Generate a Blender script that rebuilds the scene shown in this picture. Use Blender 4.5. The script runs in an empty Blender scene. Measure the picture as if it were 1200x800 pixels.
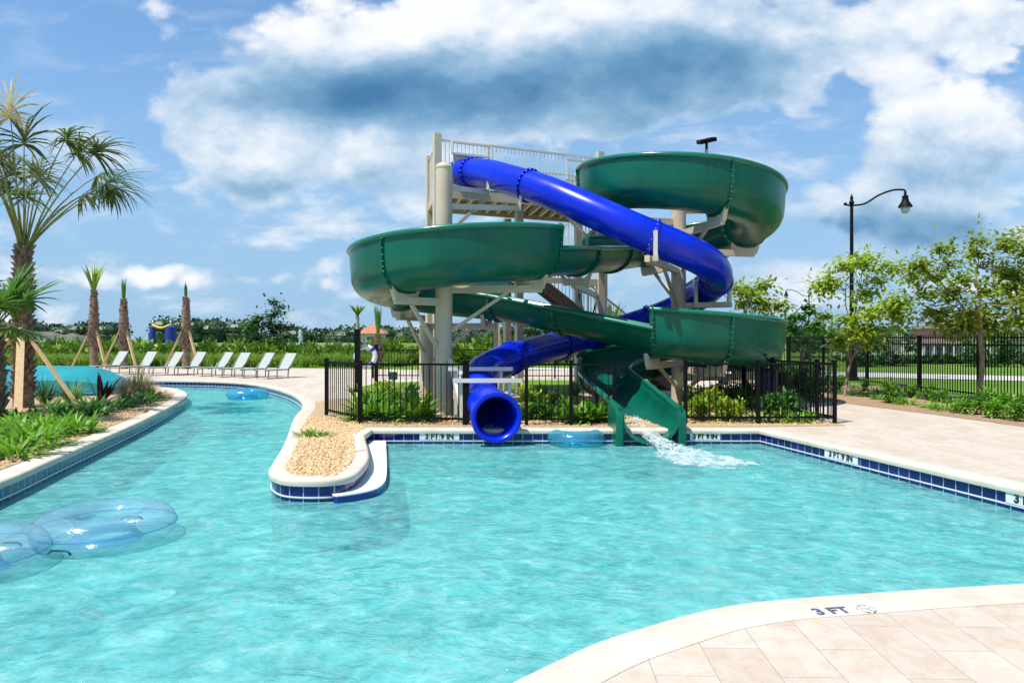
import bpy, bmesh, math, random
from math import sin, cos, pi, radians, sqrt, atan2, exp
from mathutils import Vector, Matrix, Euler

S = bpy.context.scene
COL = S.collection
H = 1.70            # camera height above the deck
F = 800.0           # focal length in photo pixels (1200 wide)
HY = 397.0          # horizon row of the photo
WATER = -0.235

def G(px, py, z=0.0):
    """point on the level z seen at photo pixel (px, py)"""
    d = F * (H - z) / (py - HY)
    return Vector(((px - 600) / F * d, d, z))
def P(px, py, d):
    """point at distance d seen at photo pixel (px, py)"""
    return Vector(((px - 600) / F * d, d, H + (HY - py) / F * d))

# ------------------------------------------------------------------ materials
def new_mat(name):
    m = bpy.data.materials.new(name)
    m.use_nodes = True
    nt = m.node_tree
    nt.nodes.clear()
    return m, nt
def N(nt, typ, **kw):
    n = nt.nodes.new(typ)
    for k, v in kw.items():
        if k.startswith('i_'):
            n.inputs[k[2:].replace('_', ' ')].default_value = v
        else:
            setattr(n, k, v)
    return n
def rgba(c): return (c[0], c[1], c[2], 1.0)
def ramp(nt, fac, stops, interp='LINEAR'):
    r = N(nt, 'ShaderNodeValToRGB')
    r.color_ramp.interpolation = interp
    el = r.color_ramp.elements
    while len(el) < len(stops): el.new(0.5)
    for e, (p, c) in zip(el, stops):
        e.position = p
        e.color = rgba(c) if not isinstance(c, (int, float)) else (c, c, c, 1)
    if fac is not None: nt.links.new(fac, r.inputs['Fac'])
    return r.outputs['Color']
def mixc(nt, fac, a, b, mode='MIX'):
    m = N(nt, 'ShaderNodeMix', data_type='RGBA', blend_type=mode)
    for s, v in ((m.inputs[0], fac), (m.inputs[6], a), (m.inputs[7], b)):
        if hasattr(v, 'is_linked') or hasattr(v, 'links'): nt.links.new(v, s)
        elif isinstance(v, (int, float)): s.default_value = v
        else: s.default_value = rgba(v)
    return m.outputs[2]
def noise(nt, vec, scale, detail=4, rough=0.55, dist=0.0):
    n = N(nt, 'ShaderNodeTexNoise')
    n.inputs['Scale'].default_value = scale
    n.inputs['Detail'].default_value = detail
    n.inputs['Roughness'].default_value = rough
    n.inputs['Distortion'].default_value = dist
    if vec is not None: nt.links.new(vec, n.inputs['Vector'])
    return n.outputs['Fac']
def coords(nt, which='Object', scale=None, rot=None):
    t = N(nt, 'ShaderNodeTexCoord')
    o = t.outputs[which]
    if scale or rot:
        m = N(nt, 'ShaderNodeMapping')
        if scale: m.inputs['Scale'].default_value = scale
        if rot: m.inputs['Rotation'].default_value = rot
        nt.links.new(o, m.inputs['Vector'])
        o = m.outputs['Vector']
    return o
def pmat(name, c1, c2=None, scale=4.0, rough=0.5, metal=0.0, bump=0.0, bscale=30.0, coat=0.0,
         stretch=None, lo=0.35, hi=0.65, spec=0.5, detail=5, rvar=0.0):
    m, nt = new_mat(name)
    b = N(nt, 'ShaderNodeBsdfPrincipled')
    o = N(nt, 'ShaderNodeOutputMaterial')
    nt.links.new(b.outputs[0], o.inputs[0])
    b.inputs['Roughness'].default_value = rough
    b.inputs['Metallic'].default_value = metal
    b.inputs['Coat Weight'].default_value = coat
    b.inputs['Coat Roughness'].default_value = 0.08
    b.inputs['Specular IOR Level'].default_value = spec
    v = coords(nt, 'Object', scale=stretch)
    f = noise(nt, v, scale, detail)
    if c2 is None: c2 = tuple(x * 0.82 for x in c1)
    nt.links.new(ramp(nt, f, [(lo, c1), (hi, c2)]), b.inputs['Base Color'])
    if rvar:
        r = N(nt, 'ShaderNodeMapRange')
        r.inputs['To Min'].default_value = max(0, rough - rvar); r.inputs['To Max'].default_value = rough + rvar
        nt.links.new(noise(nt, v, scale * 2.3, 3), r.inputs['Value'])
        nt.links.new(r.outputs[0], b.inputs['Roughness'])
    if bump:
        bp = N(nt, 'ShaderNodeBump')
        bp.inputs['Strength'].default_value = bump
        bp.inputs['Distance'].default_value = 0.02
        nt.links.new(noise(nt, v, bscale, 4), bp.inputs['Height'])
        nt.links.new(bp.outputs[0], b.inputs['Normal'])
    return m
def leafmat(name, c1, c2, c3=None, scale=1.6, trans=0.35, rough=0.45, obj_var=0.25):
    """leaf: colour drifts between clumps and from plant to plant"""
    m, nt = new_mat(name)
    v = coords(nt, 'Object')
    f = noise(nt, v, scale, 4, 0.7)
    stops = [(0.3, c1), (0.68, c2)]
    if c3: stops = [(0.3, c1), (0.52, c2), (0.72, c3)]
    col = ramp(nt, f, stops)
    oi = N(nt, 'ShaderNodeObjectInfo')
    hv = N(nt, 'ShaderNodeHueSaturation')
    mr = N(nt, 'ShaderNodeMapRange')
    mr.inputs['To Min'].default_value = 1 - obj_var; mr.inputs['To Max'].default_value = 1 + obj_var
    nt.links.new(oi.outputs['Random'], mr.inputs['Value'])
    nt.links.new(mr.outputs[0], hv.inputs['Value'])
    nt.links.new(col, hv.inputs['Color'])
    b = N(nt, 'ShaderNodeBsdfPrincipled')
    b.inputs['Roughness'].default_value = rough
    b.inputs['Specular IOR Level'].default_value = 0.35
    nt.links.new(hv.outputs[0], b.inputs['Base Color'])
    t = N(nt, 'ShaderNodeBsdfTranslucent')
    nt.links.new(hv.outputs[0], t.inputs['Color'])
    mx = N(nt, 'ShaderNodeMixShader'); mx.inputs[0].default_value = trans
    o = N(nt, 'ShaderNodeOutputMaterial')
    nt.links.new(b.outputs[0], mx.inputs[1]); nt.links.new(t.outputs[0], mx.inputs[2])
    nt.links.new(mx.outputs[0], o.inputs[0])
    return m

# ------------------------------------------------------------------ mesh builder
class MB:
    def __init__(s): s.v = []; s.f = []; s.uv = None
    def add(s, verts, faces):
        o = len(s.v)
        s.v += [tuple(x) for x in verts]
        s.f += [tuple(i + o for i in f) for f in faces]
    def box(s, c, size, M=None):
        x, y, z = (a / 2 for a in size)
        vs = [Vector((i * x, j * y, k * z)) for i in (-1, 1) for j in (-1, 1) for k in (-1, 1)]
        if M is not None: vs = [M @ v for v in vs]
        c = Vector(c)
        s.add([v + c for v in vs], [(0, 1, 3, 2), (4, 6, 7, 5), (0, 4, 5, 1), (2, 3, 7, 6), (0, 2, 6, 4), (1, 5, 7, 3)])
    def bar(s, a, b, w, h, up=(0, 0, 1)):
        a, b = Vector(a), Vector(b)
        d = b - a; L = d.length
        if L < 1e-6: return
        d.normalize()
        u = Vector(up)
        if abs(d.dot(u)) > 0.98: u = Vector((0, 1, 0))
        r = d.cross(u).normalized(); u = r.cross(d).normalized()
        M = Matrix((d, r, u)).transposed()
        s.box((a + b) / 2, (L, w, h), M)
    def sweep(s, pts, profs, closed_prof=True, cap=True, frames=None):
        """profs: list of rings (lists of Vector) already in world space"""
        o = len(s.v); n = len(profs[0])
        for r in profs: s.v += [tuple(x) for x in r]
        for i in range(len(profs) - 1):
            for j in range(n if closed_prof else n - 1):
                a = o + i * n + j; b = o + i * n + (j + 1) % n
                s.f.append((a, b, b + n, a + n))
        if cap and closed_prof:
            s.f.append(tuple(o + j for j in range(n - 1, -1, -1)))
            k = o + (len(profs) - 1) * n
            s.f.append(tuple(k + j for j in range(n)))
    def shell(s, rings):
        """sweep of closed rings made of an outer line and the same line back inside; ends closed with strips"""
        o = len(s.v); n = len(rings[0]); h = n // 2
        s.sweep(None, rings, cap=False)
        for k, flip in ((0, False), (len(rings) - 1, True)):
            b = o + k * n
            for j in range(h - 1):
                q = (b + j, b + n - 1 - j, b + n - 2 - j, b + j + 1)
                s.f.append(q[::-1] if flip else q)
    def tube(s, pts, r, n=10, cap=True):
        pts = [Vector(p) for p in pts]
        rs = r if isinstance(r, (list, tuple)) else [r] * len(pts)
        rings = []; u = None
        for i, p in enumerate(pts):
            t = (pts[min(i + 1, len(pts) - 1)] - pts[max(i - 1, 0)]).normalized()
            if u is None:
                u = Vector((0, 0, 1)) if abs(t.z) < 0.9 else Vector((1, 0, 0))
            u = (u - t * u.dot(t)).normalized()
            w = t.cross(u)
            rings.append([p + (u * cos(2 * pi * k / n) + w * sin(2 * pi * k / n)) * rs[i] for k in range(n)])
        s.sweep(pts, rings, cap=cap)
    def lathe(s, prof, c=(0, 0, 0), n=24, cap=True):
        c = Vector(c)
        rings = [[c + Vector((r * cos(2 * pi * k / n), r * sin(2 * pi * k / n), z)) for k in range(n)] for r, z in prof]
        s.sweep(None, rings, cap=cap)
    def prism(s, poly, z0, z1):
        n = len(poly)
        s.add([(p[0], p[1], z0) for p in poly] + [(p[0], p[1], z1) for p in poly],
              [tuple(range(n - 1, -1, -1)), tuple(range(n, 2 * n))] + [(i, (i + 1) % n, n + (i + 1) % n, n + i) for i in range(n)])
    def ball(s, c, r, nu=8, nv=6, sc=(1, 1, 1), M=None):
        c = Vector(c); rings = []
        for i in range(1, nv):
            a = pi * i / nv - pi / 2
            ring = []
            for k in range(nu):
                p = Vector((r * cos(a) * cos(2 * pi * k / nu) * sc[0], r * cos(a) * sin(2 * pi * k / nu) * sc[1], r * sin(a) * sc[2]))
                if M is not None: p = M @ p
                ring.append(c + p)
            rings.append(ring)
        s.sweep(None, rings)
    def build(s, name, mat, parent=None, loc=None, smooth=False, sharp=None):
        base = Vector((0, 0, 0))
        if parent is not None:
            q = parent
            while q is not None:
                base += q.location; q = q.parent
        elif loc is not None: base = Vector(loc)
        me = bpy.data.meshes.new(name)
        me.from_pydata([(v[0] - base.x, v[1] - base.y, v[2] - base.z) for v in s.v], [], s.f)
        me.validate()
        if smooth:
            bm = bmesh.new(); bm.from_mesh(me)
            bmesh.ops.recalc_face_normals(bm, faces=bm.faces)
            lim = radians(sharp if sharp else 40)
            for f in bm.faces: f.smooth = True
            for e in bm.edges:
                if len(e.link_faces) == 2 and e.calc_face_angle(0) > lim: e.smooth = False
            bm.to_mesh(me); bm.free()
        me.materials.append(mat)
        o = bpy.data.objects.new(name, me)
        COL.objects.link(o)
        if parent is not None: o.parent = parent
        elif loc is not None: o.location = loc
        return o

def tag(o, label=None, cat=None, group=None, kind=None):
    if label: o['label'] = label
    if cat: o['category'] = cat
    if group: o['group'] = group
    if kind: o['kind'] = kind
    return o
def thing(name, label, cat, loc=(0, 0, 0), group=None):
    o = bpy.data.objects.new(name, None)
    o.empty_display_size = 0.2
    COL.objects.link(o); o.location = loc
    return tag(o, label, cat, group)
def structure(mb, name, mat, **kw):
    return tag(mb.build(name, mat, **kw), kind='structure')
def dup(root, loc, rz=0.0, scale=None, label=None, group=None):
    def cp(o, par):
        c = o.copy(); COL.objects.link(c)
        if par is not None: c.parent = par
        for ch in o.children: cp(ch, c)
        return c
    r = cp(root, None)
    r.location = loc; r.rotation_euler = (0, 0, rz)
    if scale: r.scale = (scale,) * 3 if isinstance(scale, (int, float)) else scale
    if label: r['label'] = label
    if group: r['group'] = group
    return r
def catmull(pts, per=6, closed=False):
    pts = [Vector(p) for p in pts]; out = []
    n = len(pts)
    for i in range(n if closed else n - 1):
        if closed: p0, p1, p2, p3 = (pts[(i + k) % n] for k in (-1, 0, 1, 2))
        else:
            p1, p2 = pts[i], pts[i + 1]
            p0 = pts[i - 1] if i > 0 else p1 * 2 - p2
            p3 = pts[i + 2] if i + 2 < n else p2 * 2 - p1
        for k in range(per):
            t = k / per
            out.append(0.5 * ((2 * p1) + (p2 - p0) * t + (2 * p0 - 5 * p1 + 4 * p2 - p3) * t * t + (3 * p1 - p0 - 3 * p2 + p3) * t ** 3))
    if not closed: out.append(pts[-1])
    return out
def poly_area(p): return 0.5 * sum(p[i][0] * p[(i + 1) % len(p)][1] - p[(i + 1) % len(p)][0] * p[i][1] for i in range(len(p)))
def inside(x, y, poly):
    r = False; j = len(poly) - 1
    for i in range(len(poly)):
        xi, yi, xj, yj = poly[i][0], poly[i][1], poly[j][0], poly[j][1]
        if (yi > y) != (yj > y) and x < (xj - xi) * (y - yi) / (yj - yi) + xi: r = not r
        j = i
    return r
def offset(poly, d):
    """outward offset of a counter-clockwise polygon"""
    n = len(poly); out = []
    for i in range(n):
        a, b, c = poly[i - 1], poly[i], poly[(i + 1) % n]
        e1 = Vector((b[0] - a[0], b[1] - a[1])).normalized(); e2 = Vector((c[0] - b[0], c[1] - b[1])).normalized()
        n1 = Vector((e1.y, -e1.x)); n2 = Vector((e2.y, -e2.x))
        m = n1 + n2
        m = m / max(0.35, (1 + n1.dot(n2)))
        out.append(Vector((b[0] + m.x * d, b[1] + m.y * d)))
    return out
def sheet(name, mat, outer, holes=(), z=0.0, kind='structure'):
    bm = bmesh.new(); edges = []
    for loop in [outer] + list(holes):
        vs = [bm.verts.new((p[0], p[1], z)) for p in loop]
        edges += [bm.edges.new((vs[i], vs[(i + 1) % len(vs)])) for i in range(len(vs))]
    bmesh.ops.triangle_fill(bm, use_beauty=True, use_dissolve=False, edges=edges, normal=(0, 0, 1))
    for f in bm.faces:
        if f.normal.z < 0: f.normal_flip()
    me = bpy.data.meshes.new(name); bm.to_mesh(me); bm.free()
    me.materials.append(mat)
    o = bpy.data.objects.new(name, me); COL.objects.link(o)
    if kind: o['kind'] = kind
    return o
def text_mesh(body, size, ext=0.003, off=0.0):
    c = bpy.data.curves.new('lettering', 'FONT')
    c.body = body; c.size = size; c.extrude = ext; c.offset = off
    c.align_x = 'CENTER'; c.align_y = 'CENTER'
    o = bpy.data.objects.new('lettering', c); COL.objects.link(o)
    dg = bpy.context.evaluated_depsgraph_get()
    me = bpy.data.meshes.new_from_object(o.evaluated_get(dg))
    bpy.data.objects.remove(o); bpy.data.curves.remove(c)
    return me
# ------------------------------------------------------------------ camera, sun, sky
cam = bpy.data.cameras.new('camera'); co = bpy.data.objects.new('camera', cam); COL.objects.link(co)
cam.sensor_width = 36; cam.lens = 24.0; cam.clip_end = 3000; cam.clip_start = 0.05
co.location = (0, 0, H); co.rotation_euler = (radians(90), 0, 0)
cam.shift_y = -(HY - 400) / 1200 * -1.0
S.camera = co
S.view_settings.view_transform = 'Standard'; S.view_settings.look = 'None'
S.view_settings.gamma = 1.0; S.view_settings.exposure = 0.50
S.cycles.max_bounces = 7; S.cycles.volume_bounces = 0; S.cycles.transparent_max_bounces = 24
S.cycles.diffuse_bounces = 3; S.cycles.glossy_bounces = 4; S.cycles.transmission_bounces = 6
S.cycles.caustics_reflective = False; S.cycles.caustics_refractive = False
S.cycles.sample_clamp_indirect = 6.0
S.cycles.use_denoising = True

SUN_EL = 63.0
sd = Vector((-0.80, -0.60, 0)).normalized()         # horizontal direction towards the sun
sunv = Vector((sd.x * cos(radians(SUN_EL)), sd.y * cos(radians(SUN_EL)), sin(radians(SUN_EL))))
sl = bpy.data.lights.new('sun', 'SUN'); sl.energy = 4.2; sl.angle = radians(0.53); sl.color = (1.0, 0.955, 0.88)
so = bpy.data.objects.new('sun', sl); COL.objects.link(so)
so.rotation_euler = sunv.to_track_quat('Z', 'Y').to_euler()

W = bpy.data.worlds.new('World'); S.world = W; W.use_nodes = True
nt = W.node_tree; nt.nodes.clear()
def Mt(op, a, b=None, c=None):
    n = nt.nodes.new('ShaderNodeMath'); n.operation = op
    for i, v in enumerate((a, b, c)):
        if v is None: continue
        if isinstance(v, (int, float)): n.inputs[i].default_value = v
        else: nt.links.new(v, n.inputs[i])
    return n.outputs[0]
sky = N(nt, 'ShaderNodeTexSky', sky_type='NISHITA')
sky.sun_disc = False; sky.sun_elevation = radians(SUN_EL)
sky.sun_rotation = atan2(sunv.x, sunv.y)
sky.air_density = 1.0; sky.dust_density = 0.6; sky.ozone_density = 2.0
bg1 = N(nt, 'ShaderNodeBackground'); bg1.inputs['Strength'].default_value = 0.11
tint = mixc(nt, 1.0, sky.outputs[0], (0.66, 0.99, 1.20), 'MULTIPLY')
nt.links.new(tint, bg1.inputs['Color'])
tc = N(nt, 'ShaderNodeTexCoord'); sx = N(nt, 'ShaderNodeSeparateXYZ')
nt.links.new(tc.outputs['Generated'], sx.inputs[0])
ay = Mt('MAXIMUM', Mt('ABSOLUTE', sx.outputs[1]), 0.12)
U = Mt('DIVIDE', sx.outputs[0], ay); V = Mt('DIVIDE', sx.outputs[2], ay)
cb = N(nt, 'ShaderNodeCombineXYZ')
nt.links.new(U, cb.inputs[0]); nt.links.new(Mt('MULTIPLY', V, 1.5), cb.inputs[1]); nt.links.new(Mt('MULTIPLY', Mt('SIGN', sx.outputs[1]), 3.0), cb.inputs[2])
wv = cb.outputs[0]
wn = N(nt, 'ShaderNodeTexNoise'); wn.inputs['Scale'].default_value = 4.5; wn.inputs['Detail'].default_value = 5; wn.inputs['Roughness'].default_value = 0.6
nt.links.new(wv, wn.inputs['Vector'])
ws = N(nt, 'ShaderNodeSeparateColor'); nt.links.new(wn.outputs['Color'], ws.inputs[0])
Uw = Mt('ADD', U, Mt('MULTIPLY', Mt('SUBTRACT', ws.outputs[0], 0.5), 0.22))
Vw = Mt('ADD', V, Mt('MULTIPLY', Mt('SUBTRACT', ws.outputs[1], 0.5), 0.13))
def blob(px, py, sx_, sy_, w):
    du = Mt('DIVIDE', Mt('SUBTRACT', Uw, (px - 600) / F), sx_ / F)
    dv = Mt('DIVIDE', Mt('SUBTRACT', Vw, (HY - py) / F), sy_ / F)
    q = Mt('ADD', Mt('MULTIPLY', du, du), Mt('MULTIPLY', dv, dv))
    return Mt('MULTIPLY', Mt('POWER', 2.718, Mt('MULTIPLY', q, -1.0)), w)
def total(lst):
    s = lst[0]
    for x in lst[1:]: s = Mt('ADD', s, x)
    return s
# where the cloud banks stand (directions in the sky), and where their grey undersides are
BANK = [(500, 40, 330, 60, .70), (880, 35, 230, 60, .62), (300, 172, 120, 62, .66), (470, 200, 90, 60, .42),
        (1085, 185, 120, 85, .70), (1130, 25, 75, 42, .62), (450, 112, 210, 44, .60), (810, 80, 200, 46, .55), (380, 262, 45, 22, .30),
        (620, 130, 200, 46, .40), (1040, 275, 220, 44, .48), (1100, 335, 180, 26, .40), (140, 322, 110, 20, .34), (330, 335, 90, 16, .22), (420, 290, 100, 34, .26), (780, 330, 300, 30, .30),
        (40, 60, 90, 100, -.60), (140, 190, 55, 50, -.30), (985, 85, 34, 42, -.40), (60, 230, 100, 60, -.25), (930, 175, 60, 40, -.12)]
UNDER = [(420, 108, 210, 34, .92), (810, 76, 170, 40, .80), (640, 120, 210, 40, .62), (320, 222, 130, 22, .55), (1150, 200, 100, 26, .40), (290, 132, 90, 30, -.12), (1070, 120, 80, 30, -.14), (440, 14, 150, 22, -.16), (1100, 20, 70, 26, -.14), (680, 20, 120, 20, -.1),
         (1060, 272, 200, 26, .70), (940, 190, 130, 60, .30), (560, 215, 120, 50, .35), (880, 325, 260, 26, .40), (250, 60, 60, 40, .22)]
def puff_field(vec):
    """cloud thickness noise: broad swells, billows and ragged detail"""
    f1 = noise(nt, vec, 3.2, 12, 0.60, 0.15)
    dn = N(nt, 'ShaderNodeTexNoise'); dn.inputs['Scale'].default_value = 9.0; dn.inputs['Detail'].default_value = 3
    nt.links.new(vec, dn.inputs['Vector'])
    va = N(nt, 'ShaderNodeVectorMath', operation='MULTIPLY_ADD'); va.inputs[1].default_value = (.07, .07, .07)
    nt.links.new(dn.outputs['Color'], va.inputs[0]); nt.links.new(vec, va.inputs[2])
    vo = N(nt, 'ShaderNodeTexVoronoi', feature='F1'); vo.inputs['Scale'].default_value = 7.5
    vo.inputs['Detail'].default_value = 2.5; vo.inputs['Roughness'].default_value = .5
    nt.links.new(va.outputs[0], vo.inputs['Vector'])
    return Mt('ADD', Mt('MULTIPLY', Mt('SUBTRACT', f1, .5), 1.25), Mt('MULTIPLY', Mt('SUBTRACT', .42, vo.outputs['Distance']), .42))
sh = N(nt, 'ShaderNodeVectorMath', operation='ADD'); sh.inputs[1].default_value = (-.020, .062, 0)
nt.links.new(wv, sh.inputs[0])
pf0 = puff_field(wv); pf1 = puff_field(sh.outputs[0])
bank = total([blob(*b) for b in BANK])
dens = Mt('ADD', Mt('ADD', pf0, bank), .17)
ms = N(nt, 'ShaderNodeMapRange', interpolation_type='SMOOTHSTEP')
ms.inputs['From Min'].default_value = 0.17; ms.inputs['From Max'].default_value = 0.42
nt.links.new(dens, ms.inputs['Value'])
mask = ms.outputs[0]
lit = Mt('MULTIPLY', Mt('SUBTRACT', pf1, pf0), .85)       # >0 where the cloud thickens towards the sun: shaded side
soft = Uw, Vw
Uw, Vw = Mt('ADD', U, Mt('MULTIPLY', Mt('SUBTRACT', ws.outputs[0], 0.5), 0.10)), Mt('ADD', V, Mt('MULTIPLY', Mt('SUBTRACT', ws.outputs[1], 0.5), 0.07))
base = total([blob(*b) for b in UNDER])
und = Mt('ADD', Mt('ADD', base, lit), Mt('ADD', Mt('MULTIPLY', Mt('SUBTRACT', noise(nt, wv, 4.5, 8, 0.68, 0.2), 0.50), 1.0), .20))
und = Mt('MULTIPLY', und, Mt('MINIMUM', Mt('MAXIMUM', Mt('MULTIPLY_ADD', dens, 1.4, .35), 0.35), 1.0))
cc = ramp(nt, Mt('MULTIPLY', und, .66), [(0.0, (0.98, 0.985, 1.0)), (0.12, (0.82, 0.88, 0.95)), (0.26, (0.55, 0.69, 0.85)), (0.44, (0.30, 0.49, 0.69)), (0.68, (0.15, 0.33, 0.54)), (1.0, (0.06, 0.20, 0.40))])
bg2 = N(nt, 'ShaderNodeBackground'); bg2.inputs['Strength'].default_value = 0.74
nt.links.new(cc, bg2.inputs['Color'])
# moist air near the horizon
hz = N(nt, 'ShaderNodeMapRange', interpolation_type='SMOOTHSTEP')
hz.inputs['From Min'].default_value = 0.0; hz.inputs['From Max'].default_value = 0.55
hz.inputs['To Min'].default_value = 0.92; hz.inputs['To Max'].default_value = 0.22
nt.links.new(V, hz.inputs['Value'])
bg3 = N(nt, 'ShaderNodeBackground'); bg3.inputs['Color'].default_value = (0.38, 0.60, 0.86, 1); bg3.inputs['Strength'].default_value = 0.66
m0 = N(nt, 'ShaderNodeMixShader'); nt.links.new(hz.outputs[0], m0.inputs[0]); nt.links.new(bg1.outputs[0], m0.inputs[1]); nt.links.new(bg3.outputs[0], m0.inputs[2])
# thin broken cloud sheets low over the horizon
cb2 = N(nt, 'ShaderNodeCombineXYZ'); nt.links.new(Mt('MULTIPLY', U, 2.0), cb2.inputs[0]); nt.links.new(Mt('MULTIPLY', V, 5.5), cb2.inputs[1]); nt.links.new(sx.outputs[1], cb2.inputs[2])
vn = N(nt, 'ShaderNodeMapRange', interpolation_type='SMOOTHSTEP'); vn.inputs['From Min'].default_value = .46; vn.inputs['From Max'].default_value = .68
nt.links.new(noise(nt, cb2.outputs[0], 2.3, 10, .62, .3), vn.inputs['Value'])
vf = N(nt, 'ShaderNodeMapRange'); vf.inputs['From Min'].default_value = .16; vf.inputs['From Max'].default_value = .42; vf.inputs['To Min'].default_value = .80; vf.inputs['To Max'].default_value = .22
nt.links.new(V, vf.inputs['Value'])
bg4 = N(nt, 'ShaderNodeBackground'); bg4.inputs['Strength'].default_value = .74
nt.links.new(ramp(nt, noise(nt, cb2.outputs[0], 4.5, 6, .6), [(.36, (.50, .64, .82)), (.62, (.90, .94, .98))]), bg4.inputs['Color'])
mv = N(nt, 'ShaderNodeMixShader'); nt.links.new(Mt('MULTIPLY', vn.outputs[0], vf.outputs[0]), mv.inputs[0]); nt.links.new(m0.outputs[0], mv.inputs[1]); nt.links.new(bg4.outputs[0], mv.inputs[2])
m1 = N(nt, 'ShaderNodeMixShader'); nt.links.new(Mt('MULTIPLY', mask, 0.95), m1.inputs[0]); nt.links.new(mv.outputs[0], m1.inputs[1]); nt.links.new(bg2.outputs[0], m1.inputs[2])
wo = N(nt, 'ShaderNodeOutputWorld'); nt.links.new(m1.outputs[0], wo.inputs[0])

# ------------------------------------------------------------------ surface materials
def paver_mat(name, c1, c2, mortar, bw, rh, rot, ms=0.006, rough=0.75):
    m, nt = new_mat(name)
    v = coords(nt, 'Object', rot=(0, 0, radians(rot)))
    br = N(nt, 'ShaderNodeTexBrick')
    br.offset = 0.5; br.squash = 1.0
    nt.links.new(v, br.inputs['Vector'])
    br.inputs['Color1'].default_value = rgba(c1); br.inputs['Color2'].default_value = rgba(c2)
    br.inputs['Mortar'].default_value = rgba(mortar)
    br.inputs['Scale'].default_value = 1.0; br.inputs['Mortar Size'].default_value = ms
    br.inputs['Mortar Smooth'].default_value = 0.3
    br.inputs['Brick Width'].default_value = bw; br.inputs['Row Height'].default_value = rh; br.inputs['Bias'].default_value = -0.1
    vein = ramp(nt, noise(nt, v, 7.0, 7, 0.68, 0.6), [(0.42, (1, 1, 1)), (0.60, (0.93, 0.83, 0.74)), (0.78, (0.84, 0.70, 0.58))])
    blot = ramp(nt, noise(nt, v, 1.3, 4), [(0.35, (0.94, 0.93, 0.92)), (0.6, (1, 1, 1))])
    c = mixc(nt, 0.75, br.outputs['Color'], vein, 'MULTIPLY'); c = mixc(nt, 1.0, c, blot, 'MULTIPLY')
    b = N(nt, 'ShaderNodeBsdfPrincipled'); b.inputs['Roughness'].default_value = rough
    nt.links.new(c, b.inputs['Base Color'])
    bp = N(nt, 'ShaderNodeBump'); bp.inputs['Strength'].default_value = 0.35; bp.inputs['Distance'].default_value = 0.01
    hgt = mixc(nt, 0.6, noise(nt, v, 60, 4), br.outputs['Fac'], 'SUBTRACT')
    nt.links.new(hgt, bp.inputs['Height']); nt.links.new(bp.outputs[0], b.inputs['Normal'])
    o = N(nt, 'ShaderNodeOutputMaterial'); nt.links.new(b.outputs[0], o.inputs[0])
    return m
M_deck = paver_mat('travertine pavers', (0.575, 0.505, 0.425), (0.515, 0.435, 0.35), (0.38, 0.335, 0.28), 0.62, 0.31, 91.5, 0.0035)
M_coping = pmat('coping stone', (0.60, 0.545, 0.45), (0.49, 0.43, 0.34), 2.2, 0.75, bump=0.25, bscale=45, lo=0.4, hi=0.72)
M_plaster = None
def floor_mat():
    m, nt = new_mat('pool plaster')
    v = coords(nt, 'Object')
    c = ramp(nt, noise(nt, v, 0.9, 5, 0.6), [(0.3, (0.56, 0.81, 0.79)), (0.7, (0.66, 0.84, 0.82))])
    b = N(nt, 'ShaderNodeBsdfPrincipled'); b.inputs['Roughness'].default_value = 0.8
    nt.links.new(c, b.inputs['Base Color'])
    o = N(nt, 'ShaderNodeOutputMaterial'); nt.links.new(b.outputs[0], o.inputs[0])
    return m
M_plaster = floor_mat()
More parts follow.
